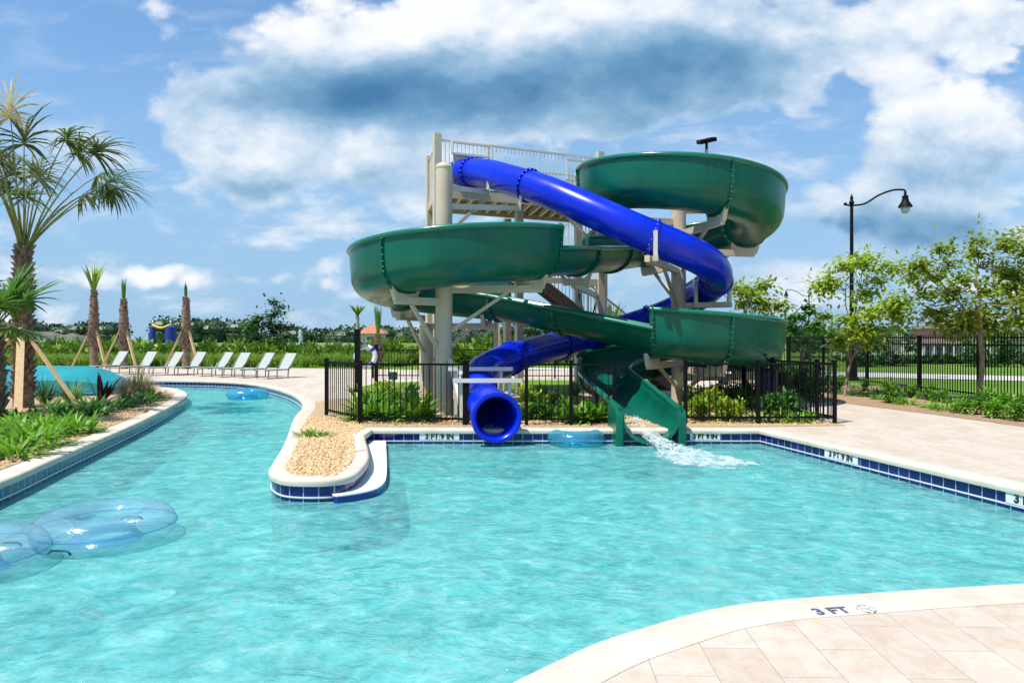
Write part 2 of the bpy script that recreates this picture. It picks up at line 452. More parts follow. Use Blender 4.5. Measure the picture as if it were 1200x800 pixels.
def water_mat():
    m, nt = new_mat('pool water')
    v = coords(nt, 'Object')
    big = noise(nt, coords(nt, 'Object', scale=(1.0, 1.35, 1)), 1.7, 4, 0.55, 0.6)
    mid = noise(nt, v, 5.5, 5, 0.6, 0.7)
    fine = noise(nt, v, 19, 3, 0.6, 0.3)
    def mth(op, a, b):
        n = nt.nodes.new('ShaderNodeMath'); n.operation = op
        for i, q in enumerate((a, b)):
            if isinstance(q, (int, float)): n.inputs[i].default_value = q
            else: nt.links.new(q, n.inputs[i])
        return n.outputs[0]
    hgt = mth('ADD', mth('ADD', mth('MULTIPLY', big, 1.0), mth('MULTIPLY', mid, 0.42)), mth('MULTIPLY', fine, 0.07))
    bp = N(nt, 'ShaderNodeBump'); bp.inputs['Strength'].default_value = 1.0; bp.inputs['Distance'].default_value = 0.11
    nt.links.new(hgt, bp.inputs['Height'])
    fr = N(nt, 'ShaderNodeFresnel'); fr.inputs['IOR'].default_value = 1.33; nt.links.new(bp.outputs[0], fr.inputs['Normal'])
    gl = N(nt, 'ShaderNodeBsdfGlossy'); gl.inputs['Roughness'].default_value = 0.06; nt.links.new(bp.outputs[0], gl.inputs['Normal'])
    # caustic light painted into the see-through tint: bright net between dimmer cells
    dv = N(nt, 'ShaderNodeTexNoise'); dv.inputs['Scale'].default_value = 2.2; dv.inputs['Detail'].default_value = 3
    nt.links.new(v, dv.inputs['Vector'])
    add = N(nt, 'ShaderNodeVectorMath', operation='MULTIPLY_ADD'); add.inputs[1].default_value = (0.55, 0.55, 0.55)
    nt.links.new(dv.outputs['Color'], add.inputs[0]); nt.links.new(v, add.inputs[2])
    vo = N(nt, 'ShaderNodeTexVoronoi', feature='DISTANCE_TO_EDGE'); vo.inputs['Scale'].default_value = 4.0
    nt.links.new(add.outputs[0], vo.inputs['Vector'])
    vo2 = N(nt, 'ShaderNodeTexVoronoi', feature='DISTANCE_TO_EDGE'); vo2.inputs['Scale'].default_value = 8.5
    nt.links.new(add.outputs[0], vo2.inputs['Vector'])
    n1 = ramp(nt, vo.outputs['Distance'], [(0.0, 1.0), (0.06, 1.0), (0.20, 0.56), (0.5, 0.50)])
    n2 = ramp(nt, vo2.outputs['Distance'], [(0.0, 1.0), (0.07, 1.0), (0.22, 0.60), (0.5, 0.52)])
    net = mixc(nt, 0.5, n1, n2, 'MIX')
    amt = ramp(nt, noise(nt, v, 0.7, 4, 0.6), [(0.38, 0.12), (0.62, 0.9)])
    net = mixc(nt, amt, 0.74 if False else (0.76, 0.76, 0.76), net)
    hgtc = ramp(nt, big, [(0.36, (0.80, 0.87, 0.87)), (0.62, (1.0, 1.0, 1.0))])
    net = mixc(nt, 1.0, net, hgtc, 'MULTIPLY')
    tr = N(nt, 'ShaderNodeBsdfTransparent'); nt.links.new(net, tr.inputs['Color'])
    # fine bubbles stirred into the top of the water scatter part of the light
    bp2 = N(nt, 'ShaderNodeBump'); bp2.inputs['Strength'].default_value = 0.45; bp2.inputs['Distance'].default_value = 0.12
    nt.links.new(mth('ADD', big, mth('MULTIPLY', mid, 0.25)), bp2.inputs['Height'])
    df = N(nt, 'ShaderNodeBsdfDiffuse'); nt.links.new(bp2.outputs[0], df.inputs['Normal'])
    nt.links.new(ramp(nt, mid, [(0.34, (0.11, 0.50, 0.50)), (0.52, (0.19, 0.60, 0.59)), (0.72, (0.35, 0.71, 0.69))]), df.inputs['Color'])
    m0 = N(nt, 'ShaderNodeMixShader')
    nt.links.new(ramp(nt, noise(nt, v, 3.1, 5, 0.65, 0.8), [(0.35, 0.32), (0.65, 0.60)]), m0.inputs[0])
    nt.links.new(tr.outputs[0], m0.inputs[1]); nt.links.new(df.outputs[0], m0.inputs[2])
    mx = N(nt, 'ShaderNodeMixShader')
    nt.links.new(mth('MULTIPLY', fr.outputs[0], 0.55), mx.inputs[0]); nt.links.new(m0.outputs[0], mx.inputs[1]); nt.links.new(gl.outputs[0], mx.inputs[2])
    o = N(nt, 'ShaderNodeOutputMaterial'); nt.links.new(mx.outputs[0], o.inputs['Surface'])
    ab = N(nt, 'ShaderNodeVolumeAbsorption'); ab.inputs['Color'].default_value = (0.10, 0.93, 0.90, 1); ab.inputs['Density'].default_value = 0.46
    nt.links.new(ab.outputs[0], o.inputs['Volume'])
    return m
M_water = water_mat()
def tile_mat():
    m, nt = new_mat('waterline tile')
    v = coords(nt, 'UV')
    br = N(nt, 'ShaderNodeTexBrick'); br.offset = 0.0
    nt.links.new(v, br.inputs['Vector'])
    br.inputs['Color1'].default_value = (0.004, 0.008, 0.095, 1); br.inputs['Color2'].default_value = (0.008, 0.016, 0.165, 1)
    br.inputs['Mortar'].default_value = (0.40, 0.43, 0.52, 1)
    br.inputs['Scale'].default_value = 1; br.inputs['Mortar Size'].default_value = 0.035; br.inputs['Mortar Smooth'].default_value = 0.2
    br.inputs['Brick Width'].default_value = 1; br.inputs['Row Height'].default_value = 1
    b = N(nt, 'ShaderNodeBsdfPrincipled'); b.inputs['Roughness'].default_value = 0.12
    nt.links.new(mixc(nt, 0.5, br.outputs['Color'], ramp(nt, noise(nt, v, 0.7, 3), [(0.3, (0.7, 0.75, 0.8)), (0.7, (1.2, 1.1, 1.0))]), 'MULTIPLY'), b.inputs['Base Color'])
    bp = N(nt, 'ShaderNodeBump'); bp.inputs['Strength'].default_value = 0.3; bp.inputs['Distance'].default_value = 0.01; bp.invert = True
    nt.links.new(br.outputs['Fac'], bp.inputs['Height']); nt.links.new(bp.outputs[0], b.inputs['Normal'])
    o = N(nt, 'ShaderNodeOutputMaterial'); nt.links.new(b.outputs[0], o.inputs[0])
    return m
M_tile = tile_mat()
def ground_mat():
    m, nt = new_mat('lawn and meadow')
    v = coords(nt, 'Object')
    c = ramp(nt, noise(nt, v, 0.25, 8, 0.7), [(0.3, (0.085, 0.17, 0.018)), (0.55, (0.13, 0.24, 0.03)), (0.75, (0.20, 0.27, 0.06))])
    c = mixc(nt, 0.6, c, ramp(nt, noise(nt, v, 9.0, 6, 0.75), [(0.3, (0.55, 0.6, 0.5)), (0.7, (1.3, 1.25, 1.2))]), 'MULTIPLY')
    b = N(nt, 'ShaderNodeBsdfPrincipled'); b.inputs['Roughness'].default_value = 0.9; b.inputs['Specular IOR Level'].default_value = 0.1
    nt.links.new(c, b.inputs['Base Color'])
    o = N(nt, 'ShaderNodeOutputMaterial'); nt.links.new(b.outputs[0], o.inputs[0])
    return m
M_ground = ground_mat()
M_mulch = pmat('sandy gravel bed', (0.56, 0.40, 0.22), (0.33, 0.21, 0.11), 22, 0.9, bump=0.8, bscale=60, lo=0.35, hi=0.7)
M_bark = pmat('brown mulch', (0.42, 0.28, 0.17), (0.22, 0.13, 0.07), 14, 0.9, bump=0.8, bscale=50, lo=0.35, hi=0.7)
M_pebble = pmat('pebbles', (0.74, 0.55, 0.30), (0.50, 0.31, 0.14), 6, 0.7, lo=0.3, hi=0.7, stretch=(3, 3, 3))
M_road = pmat('concrete path', (0.62, 0.58, 0.54), (0.50, 0.47, 0.44), 2, 0.85)
M_green = pmat('green gelcoat', (0.001, 0.135, 0.078), (0.000, 0.082, 0.054), 1.1, 0.31, coat=0.10, rvar=0.11, spec=0.30, stretch=(1, 1, .7), detail=8, lo=.30, hi=.72)
def weather(m, amount, tint):
    """faint chalky runs and scuffs in the gelcoat"""
    nt = m.node_tree; b = next(n for n in nt.nodes if n.type == 'BSDF_PRINCIPLED')
    src = b.inputs['Base Color'].links[0].from_socket
    run = noise(nt, coords(nt, 'Object', scale=(5, 5, .5)), 2.2, 7, .7)
    blot = noise(nt, coords(nt, 'Object'), 1.3, 5, .6)
    f = N(nt, 'ShaderNodeMath', operation='MULTIPLY'); nt.links.new(ramp(nt, run, [(.48, 0.0), (.72, 1.0)]), f.inputs[0]); nt.links.new(ramp(nt, blot, [(.4, 0.0), (.65, amount)]), f.inputs[1])
    nt.links.new(mixc(nt, f.outputs[0], src, tint), b.inputs['Base Color'])
weather(M_green, .30, (.05, .20, .15))
M_greenlip = pmat('green lip', (0.001, 0.165, 0.095), (0.001, 0.13, 0.076), 2.0, 0.24, coat=0.3)
M_blue = pmat('blue gelcoat', (0.000, 0.024, 0.62), (0.000, 0.014, 0.48), 1.4, 0.27, coat=0.12, rvar=0.07, spec=.35)
weather(M_blue, .12, (.05, .10, .62))
M_tan = pmat('tan painted steel', (0.60, 0.52, 0.385), (0.52, 0.44, 0.32), 2.5, 0.42, lo=0.3, hi=0.75)
M_pale = pmat('pale painted steel', (0.70, 0.66, 0.56), (0.62, 0.57, 0.48), 2.5, 0.45)
M_tread = pmat('brown grating', (0.20, 0.13, 0.10), (0.13, 0.085, 0.065), 12, 0.7)
M_black = pmat('black powder coat', (0.003, 0.003, 0.004), (0.005, 0.005, 0.006), 8, 0.55, spec=0.15)
M_bolt = pmat('bolt steel', (0.35, 0.38, 0.36), (0.25, 0.28, 0.27), 8, 0.35, metal=0.8)
M_white = pmat('white tile', (0.80, 0.80, 0.78), (0.72, 0.72, 0.70), 6, 0.35)
M_ink = pmat('black lettering', (0.012, 0.013, 0.02), (0.02, 0.02, 0.03), 8, 0.6)
M_inkfade = pmat('worn grey lettering', (0.42, 0.40, 0.40), (0.60, 0.55, 0.50), 30, 0.8)
M_wood = pmat('raw lumber', (0.68, 0.48, 0.27), (0.54, 0.35, 0.17), 3, 0.75, stretch=(9, 9, 1), bump=0.2)
M_teal = pmat('teal tarpaulin', (0.010, 0.30, 0.33), (0.012, 0.22, 0.25), 1.2, 0.45, bump=0.15, bscale=5)
M_navy = pmat('navy plastic', (0.010, 0.022, 0.085), (0.007, 0.015, 0.06), 4, 0.45)
M_sling = pmat('pale sling fabric', (0.40, 0.445, 0.41), (0.34, 0.385, 0.35), 20, 0.7)
M_frame = pmat('grey aluminium', (0.10, 0.10, 0.09), (0.15, 0.145, 0.13), 8, 0.4)

# ------------------------------------------------------------------ pool outline (counter-clockwise seen from above)
def pix(lst): return [Vector(G(x, y)[:2]) for x, y in lst]
back_l, back_r = Vector((-2.60, 12.60)), Vector((4.57, 12.60))
island = [Vector((-20, 1.6)), Vector((-9.0, 2.6)), Vector((-6.6, 4.2)), Vector((-5.72, 6.2))] + pix([(0, 567), (60, 541), (110, 519), (160, 497), (198, 478), (217, 466), (216, 460), (203, 456), (180, 454), (150, 453)]) + [Vector((-24, 23.0))]
island = catmull(island, 6)
far = [Vector((-24, 30.0))] + pix([(140, 446), (200, 446.3), (245, 447), (285, 449), (312, 453), (337, 460), (352, 468), (356, 478)]) + [Vector((-4.62, 14.6))] + pix([(336, 520), (322, 545), (318, 554), (326, 561), (345, 564.5), (385, 564.5), (410, 560), (424, 549), (430, 535)]) + [Vector((-2.58, 11.8))]
far = catmull(far, 6)
right_ = [back_r, Vector((5.72, 7.55)), Vector((6.12, 5.75))]
near = [Vector((6.0, 5.25)), Vector((4.9, 4.88))] + pix([(1200, 690), (1100, 696), (1000, 703), (900, 711), (830, 722), (760, 742), (700, 762), (620, 800)]) + [Vector((-0.9, 2.45)), Vector((-3.0, 1.3)), Vector((-8, 0.6)), Vector((-20, 0.3))]
near = catmull(near, 5)
# walk: near (right to left) -> island (left to right) -> far end -> peninsula -> back wall -> right wall : clockwise, so reverse
pool = island + far[::-1][::-1] + [back_l] + right_ + near
pool = [p for i, p in enumerate(pool) if (p - pool[i - 1]).length > 0.03]
if poly_area(pool) < 0: pool = pool[::-1]
under = offset(pool, 0.10)

dip_o = [Vector(p) for p in ((19, 41), (100, 41), (150, 150), (69, 150))]; dip_i = [Vector(p) for p in ((24, 48), (88, 48), (130, 140), (69, 140))]
sheet('ground', M_ground, [(-700, -300), (700, -300), (700, 1500), (-700, 1500)], [under, dip_o], 0.0)
mb = MB(); mb.add([(p.x, p.y, 0) for p in dip_o] + [(p.x, p.y, -1.6) for p in dip_i], [(4, 5, 6, 7), (0, 1, 5, 4), (1, 2, 6, 5), (2, 3, 7, 6), (3, 0, 4, 7)])
structure(mb, 'lower_ground', M_ground)
deck_outer = [(-60, -12), (40, -12), (40, 8), (9.9, 10.5), (9.75, 12.9), (9.3, 15.2), (8.6, 17.7), (8.4, 22), (8.2, 30), (7, 36), (-6, 37), (-16, 40), (-60, 44)]
sheet('deck', M_deck, deck_outer, [under], 0.030)
# coping ring
mb = MB(); pv = [Vector(p) for p in pool]
prof = [(-0.03, -0.045), (-0.035, 0.0), (-0.028, 0.022), (-0.012, 0.036), (0.01, 0.040), (0.27, 0.040), (0.285, 0.034), (0.285, -0.05), (0.02, -0.05)]
offs = {o: offset(pool, o) for o in set(p[0] for p in prof)}
rings = [[Vector((offs[o][i].x, offs[o][i].y, z)) for o, z in prof] for i in range(len(pool))]
mb.sweep(None, rings + [rings[0]], cap=False)
structure(mb, 'coping', M_coping, smooth=True, sharp=50)
# pool wall with tile band (uv: tiles along the wall, rows down it)
def wall_strip(name, mat, off, z0, z1, v0, v1):
    po = offset(pool, off) if off else pool
    bm = bmesh.new(); uvl = bm.loops.layers.uv.new('UVMap'); n = len(po)
    s = 0.0; rows = []
    k0 = min(range(n), key=lambda i: (Vector(po[i]) - back_l).length)
    for j in range(n + 1):
        i = (k0 + j) % n
        p = po[i]
        rows.append((bm.verts.new((p[0], p[1], z0)), bm.verts.new((p[0], p[1], z1)), s / 0.183))
        s += (Vector(po[(i + 1) % n]) - Vector(p)).length
    for a, b in zip(rows, rows[1:]):
        f = bm.faces.new((a[0], a[1], b[1], b[0]))
        for l, u, v in zip(f.loops, (a[2], a[2], b[2], b[2]), (v0, v1, v1, v0)): l[uvl].uv = (u, v)
    me = bpy.data.meshes.new(name); bm.to_mesh(me); bm.free(); me.materials.append(mat)
    o = bpy.data.objects.new(name, me); COL.objects.link(o); o['kind'] = 'structure'
wall_strip('pool_wall_tiles', M_tile, 0.0, -0.35, -0.03, 0.06, 1.98)
mb = MB()
po = offset(pool, -0.012); po2 = offset(pool, 0.02)
rg = [[Vector((a.x, a.y, -0.186)), Vector((a.x, a.y, -0.172)), Vector((b.x, b.y, -0.172)), Vector((b.x, b.y, -0.186))] for a, b in zip(po, po2)]
mb.sweep(None, rg + [rg[0]], cap=False)
structure(mb, 'pool_wall_ledge', M_white)
mb = MB(); pb = offset(pool, 0.004)
rg = [[Vector((a.x, a.y, -1.1)), Vector((a.x, a.y, -0.34))] for a in pb]
mb.sweep(None, rg + [rg[0]], closed_prof=False, cap=False)
structure(mb, 'pool_wall', M_plaster)
sheet('pool_floor', M_plaster, offset(pool, 0.05), [], -0.85)
# body of water: top, bottom and sides (sides run into the walls)
wp = offset(pool, 0.03)
bm = bmesh.new()
vs = [bm.verts.new((p.x, p.y, WATER)) for p in wp]
es = [bm.edges.new((vs[i], vs[(i + 1) % len(vs)])) for i in range(len(vs))]
bmesh.ops.triangle_fill(bm, use_beauty=True, edges=es, normal=(0, 0, 1))
top = list(bm.faces)
r = bmesh.ops.extrude_face_region(bm, geom=top)
bmesh.ops.translate(bm, verts=[v for v in r['geom'] if isinstance(v, bmesh.types.BMVert)], vec=(0, 0, -0.9))
bmesh.ops.recalc_face_normals(bm, faces=bm.faces)
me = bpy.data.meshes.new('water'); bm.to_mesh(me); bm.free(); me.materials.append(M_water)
wo_ = bpy.data.objects.new('water', me); COL.objects.link(wo_); wo_['kind'] = 'structure'

# planting beds, lawn patch, road (thin sheets one above the other)
far_o = offset(pool, 0.12)
def bed(name, mat, poly, z=0.036, holes=()): return sheet(name, mat, poly, holes, z)
isl_edge = [Vector(p) for p in pix([(-60, 596), (0, 562), (60, 537), (110, 515), (160, 494), (196, 476), (211, 466), (209, 462), (199, 459), (178, 457), (150, 456)])]
isl_bed = [Vector((-30, 3.2)), Vector((-9.5, 3.4)), Vector((-6.9, 4.6)), Vector((-6.05, 6.3))] + catmull(isl_edge, 4)[4:] + [Vector((-30, 21))]
def shrink(poly, d):
    if poly_area(poly) < 0: poly = poly[::-1]
    return offset(poly, -d)
isl_bed = shrink(isl_bed, 0.20)
bed('island_bed', M_mulch, isl_bed)
_off = offset(pool, .17); _pv = [p for p in _off if -4.75 < p.x < -1.85 and 7.9 < p.y < 13.0]
pen_bed = pix([(388, 463), (374, 478), (360, 505), (343, 540), (349, 547), (366, 549), (404, 548), (411, 542), (416, 520), (422, 503)])
slide_bed = [Vector((-2.95, 12.95)), Vector((4.5, 12.95)), Vector((6.45, 13.2)), Vector((6.3, 15.5)), Vector((6.0, 18.5)), Vector((5.2, 21)), Vector((-3.2, 20.3)), Vector((-4.9, 17.6))]
_k = max(range(len(_pv)), key=lambda i: (_pv[i] - _pv[i - 1]).length); _pv = _pv[_k:] + _pv[:_k]
if _pv[0].x > _pv[-1].x: _pv = _pv[::-1]
pen = [Vector((-4.45, 14.6))] + _pv
pen_bed = [Vector((-4.4, 14.8))] + _pv[:-1] + [Vector((-2.75, 12.85))]
allbed = [Vector((-2.95, 12.94)), Vector((4.5, 12.94)), Vector((6.45, 13.15)), Vector((6.3, 15.5)), Vector((6.0, 18.5)), Vector((5.2, 21)), Vector((-3.2, 20.6)), Vector((-5.0, 19.0)), Vector((-5.2, 17.6))] + pen
bed('slide_bed', M_mulch, allbed)
right_bed = [Vector((9.9, 10.5)), Vector((9.75, 12.9)), Vector((9.3, 15.2)), Vector((8.6, 17.7)), Vector((8.4, 24)), Vector((8.8, 30)), Vector((12.7, 31)), Vector((12.75, 8)), Vector((10.2, 6))]
if poly_area(right_bed) < 0: right_bed = right_bed[::-1]
bed('planting_bed', M_bark, right_bed, 0.036)
bed('lawn', M_ground, [(-5.5, 22.2), (6.2, 22.2), (6.6, 27), (-1, 28), (-5, 26.0)], 0.034)
bed('road', M_road, [(9.0, 34.0), (13.4, 31.3), (30, 22), (30, 26.5), (14.5, 36.2), (9.0, 39.5)], 0.02)
bed('far_path', M_road, [(-3, 38.5), (9, 34.5), (9, 36.8), (-3, 41)], 0.034)
# ------------------------------------------------------------------ open green flume slide
CR = Vector((4.27, 17.5)); CL = Vector((-1.15, 15.85)); RC = 1.9
gp = []     # x, y, z, wall left, wall right
def arc(c, a0, a1, z0, z1, hl, hr, first=True):
    n = max(2, int(abs(a1 - a0) / 5))
    for i in range(0 if first else 1, n + 1):
        t = i / n; a = radians(a0 + (a1 - a0) * t)
        gp.append((c.x + RC * cos(a), c.y + RC * sin(a), z0 + (z1 - z0) * t, hl, hr))
def line(p, q, z0, z1, hl, hr, n=12):
    for i in range(1, n + 1):
        t = i / n
        gp.append((p[0] + (q[0] - p[0]) * t, p[1] + (q[1] - p[1]) * t, z0 + (z1 - z0) * t, hl, hr))
breaks = []
def mark(): breaks.append(len(gp) - 1)
LOW, HIGH = 0.58, 1.08
gp.append((2.37, 20.7, 5.62, LOW, LOW)); mark()
line((2.37, 20.7), (2.37, 17.7), 5.62, 5.04, LOW, LOW); mark()
arc(CR, 186, 283, 4.98, 4.58, LOW, HIGH); mark()
arc(CR, 283, 373, 4.58, 4.16, LOW, HIGH, False); mark()
arc(CR, 373, 463, 4.16, 3.80, LOW, HIGH, False); mark()
arc(CR, 463, 509.1, 3.80, 3.55, LOW, HIGH * .9, False); mark()
a = CR + RC * Vector((cos(radians(149.1)), sin(radians(149.1)))); b = CL + RC * Vector((cos(radians(329.1)), sin(radians(329.1))))
mid = (a + b) / 2
line(a, mid, 3.55, 3.30, LOW, LOW, 8); mark()
line(mid, b, 3.30, 3.06, LOW, LOW, 8); mark()
arc(CL, 329, 235, 3.00, 2.70, HIGH, LOW); mark()
arc(CL, 235, 145, 2.70, 2.46, HIGH, LOW, False); mark()
arc(CL, 145, 64.8, 2.46, 2.20, HIGH, LOW, False); mark()
a = CL + RC * Vector((cos(radians(64.8)), sin(radians(64.8)))); b = CR + RC * Vector((cos(radians(-117)), sin(radians(-117))))
mid = a + (b - a) * 0.42
line(a, mid, 2.20, 1.86, LOW, LOW, 8); mark()
line(mid, b, 1.86, 1.36, LOW, LOW, 9); mark()
arc(CR, -119, -77, 1.30, 1.15, LOW, HIGH); mark()
arc(CR, -77, 13, 1.15, 0.92, LOW, HIGH, False); mark()
arc(CR, 13, 100, 0.92, 0.62, LOW, HIGH, False); mark()
arc(CR, 100, 186, 0.62, 0.28, LOW, 0.92, False); mark()
line((2.37, 17.3), (2.44, 14.9), 0.27, 0.06, LOW, LOW, 8); mark()
line((2.44, 14.9), (2.51, 12.36), 0.06, -0.15, LOW, LOW, 8); N_END = len(gp); mark()
HW, BR = 0.60, 0.56
def flume_profile(hl, hr, grow=0.0):
    """half ring of offsets (side, height), left rim to right rim; grow pushes it outwards"""
    w, r = HW + grow, BR + grow
    left = [(-w - 0.03, hl), (-w - 0.015, (hl + r) / 2)]
    bow = []
    for k in range(13):
        a = pi * k / 12
        bow.append((-w * cos(a), BR - r * sin(a) ** 0.85 if sin(a) > 0 else BR))
    right = [(w + 0.015, (hr + r) / 2), (w + 0.03, hr)]
    return left + bow + right
def frame(i):
    p = Vector(gp[i][:3])
    q = Vector(gp[min(i + 1, len(gp) - 1)][:3]) - Vector(gp[max(i - 1, 0)][:3])
    q.z *= 1; t = Vector((q.x, q.y, 0)).normalized()
    return p, t, Vector((-t.y, t.x, 0))       # left normal
def narrow(i):      # the trough narrows towards its mouth
    return 1.0 - .17 * max(0.0, min(1.0, (i - (N_END - 12)) / 11))
def place(i, pr):
    p, t, l = frame(i)
    return [p - l * s * narrow(i) + Vector((0, 0, z)) for s, z in pr]
def bolts(o, nf):
    o.data.materials.append(M_bolt)
    for p in o.data.polygons:
        if p.index >= nf: p.material_index = 1
slide = thing('open_water_slide', 'green open trough slide winding in two wide loops down to the pool', 'water slide', (2.6, 12.6, 0))
for s in range(len(breaks) - 1):
    i0, i1 = breaks[s], breaks[s + 1]
    ids = list(range(i0, i1 + 1))
    # a section keeps the wall heights of its own samples (heights step at the joints)
    hl, hr = gp[i1][3], gp[i1][4]
    hs = [(hl, hr)] * len(ids)
    # walls ease up where the section is higher than the one before it
    pl, pr_ = gp[max(i0 - 1, 0)][3:5]
    rings = []
    for k, i in enumerate(ids):
        ol = flume_profile(*hs[k], 0.035); inn = flume_profile(*hs[k], 0.0)
        rings.append(place(i, ol) + place(i, inn)[::-1])
    mb = MB(); mb.shell(rings)
    sec = mb.build('flume_section', M_green, slide, smooth=True, sharp=55)
    for side in (0, 1):
        pts = []
        for k, i in enumerate(ids):
            p, t, l = frame(i); h = hs[k][side]
            pts.append(p + l * ((HW + 0.055) * narrow(i) * (1 if side == 0 else -1)) + Vector((0, 0, h - 0.012)))
        mb = MB(); mb.tube(pts, 0.062, 10)
        mb.build('rim_lip', M_greenlip, sec, smooth=True, sharp=60)
    # bolted joint flange at the downstream end, tall enough for the higher neighbour
    if s < len(breaks) - 2:
        nx = gp[min(i1 + 2, len(gp) - 1)]
        fhl, fhr = max(hl, nx[3]), max(hr, nx[4])
        p, t, l = frame(i1)
        o1 = flume_profile(fhl - .03, fhr - .03, 0.095); o2 = flume_profile(fhl - .03, fhr - .03, 0.004)
        ring = place(i1, o1) + place(i1, o2)[::-1]
        mb = MB(); mb.shell([[v - t * 0.02 for v in ring], [v + t * 0.02 for v in ring]])
        nf = len(mb.f)
        ctr = place(i1, flume_profile(fhl - .06, fhr - .06, 0.07))
        L = 0.0
        for u, v in zip(ctr, ctr[1:]):
            seg = (v - u).length; n = max(1, int(seg / 0.10))
            for k in range(n): mb.ball(u.lerp(v, k / n) , 0.017, 6, 4, (1, 1, 1)); mb.ball(u.lerp(v, k / n) + t * 0.028, 0.017, 6, 4); mb.ball(u.lerp(v, k / n) - t * 0.028, 0.017, 6, 4)
        bolts(mb.build('joint_flange', M_green, slide), nf)
# upright end lips of the walls at the mouth
p, t, l = frame(len(gp) - 1)
pr = flume_profile(LOW, LOW, 0.06); pi_ = flume_profile(LOW, LOW, 0.0)
mb = MB(); mb.shell([[v - t * 0.03 for v in place(len(gp) - 1, pr) + place(len(gp) - 1, pi_)[::-1]], [v + t * 0.05 for v in place(len(gp) - 1, pr) + place(len(gp) - 1, pi_)[::-1]]])
mb.build('end_flange', M_greenlip, slide, smooth=True, sharp=50)
for sgn in (1, -1):      # thick wing walls either side of the mouth, down into the water
    pg = [(-.85, -.32), (.07, -.32), (.08, .26), (.06, .34), (.02, .40), (-.05, .435), (-.16, .45), (-.85, .52)]
    rr = []
    for o_, g in ((.50, .02), (.52, 0), (.62, 0), (.64, .02)):
        rr.append([Vector((p.x, p.y, 0)) + t * (a - g * (1 if a > 0 else 0)) + l * sgn * o_ + Vector((0, 0, z - (g if z > .2 else 0))) for a, z in pg])
    mb = MB(); mb.sweep(None, rr); mb.build('end_wing', M_green, slide, smooth=True, sharp=35)

# ------------------------------------------------------------------ closed blue tube slide
ctrl = [(-1.55, 19.25, 6.33), (-1.26, 18.75, 6.26), (-0.65, 17.95, 6.04), (0.0, 17.05, 5.65), (0.85, 16.15, 5.17), (1.75, 15.45, 4.62), (2.75, 15.05, 4.08), (3.7, 15.1, 3.70), (4.45, 15.6, 3.45),
        (4.95, 16.5, 3.22), (5.02, 17.45, 2.98), (4.75, 18.35, 2.68), (4.15, 19.05, 2.35), (3.3, 19.45, 2.05), (2.4, 19.42, 1.80), (1.6, 18.95, 1.60), (0.95, 18.2, 1.46),
        (0.35, 17.3, 1.33), (-0.2, 16.45, 1.17), (-0.62, 15.5, 0.97), (-0.74, 14.6, 0.74), (-0.62, 13.7, 0.52), (-0.42, 12.95, 0.38), (-0.30, 12.35, 0.30)]
cl = catmull(ctrl, 6)
TR = 0.375
def tube_shell(pts, r0, r1, n=28):
    mb = MB()
    for r, rev in ((r0, False), (r1, True)):
        m2 = MB(); m2.tube(pts, r, n, cap=False)
        o = len(mb.v); mb.v += m2.v; mb.f += [tuple(i + o for i in (f[::-1] if rev else f)) for f in m2.f]
    half = len(mb.v) // 2; k = half - n
    for j in range(n):
        a, b = j, (j + 1) % n
        mb.f.append((a, b, half + b, half + a)); mb.f.append((k + b, k + a, half + k + a, half + k + b))
    return mb
tube = thing('tube_water_slide', 'bright blue closed tube slide spiralling round the tan columns to a round mouth', 'water slide', (-0.3, 12.4, 0))
cuts = [0, 8, 21, 38, 56, 74, 92, 106, 122, len(cl) - 1]
for a, b in zip(cuts, cuts[1:]):
    tube_shell(cl[a:b + 1], TR, TR - 0.02).build('tube_section', M_blue, tube, smooth=True, sharp=60)
    if b < len(cl) - 1:
        t = (cl[b + 1] - cl[b - 1]).normalized()
        mb = MB(); mb.tube([cl[b] - t * 0.03, cl[b] - t * 0.028, cl[b] + t * 0.028, cl[b] + t * 0.03], [TR, TR + 0.05, TR + 0.05, TR], 28)
        nf = len(mb.f)
        up = Vector((0, 0, 1)) - t * t.z; up.normalize(); sd_ = t.cross(up)
        for k in range(20):
            w = (up * cos(2 * pi * k / 20) + sd_ * sin(2 * pi * k / 20)) * (TR + 0.026)
            mb.ball(cl[b] + w + t * 0.035, 0.014, 5, 4); mb.ball(cl[b] + w - t * 0.035, 0.014, 5, 4)
        bolts(mb.build('joint_flange', M_blue, tube), nf)
e = cl[-1]; t = (cl[-1] - cl[-3]).normalized(); t.z *= 0.5; t.normalize()
mb = MB(); up = (Vector((0, 0, 1)) - t * t.z).normalized(); sd_ = t.cross(up)
rp = [(0.0, TR + 0.005), (0.0, TR + 0.06), (0.04, TR + 0.085), (0.16, TR + 0.09), (0.20, TR + 0.085), (0.215, TR + 0.06), (0.20, TR + 0.015), (0.12, TR - 0.02), (0.0, TR - 0.015)]
rings = []
for k in range(41):
    w = up * cos(2 * pi * k / 40) + sd_ * sin(2 * pi * k / 40)
    rings.append([e + t * (d - 0.05) + w * r for d, r in rp])
mb.sweep(None, rings, cap=False)
mb.build('mouth_ring', M_blue, tube, smooth=True, sharp=50)

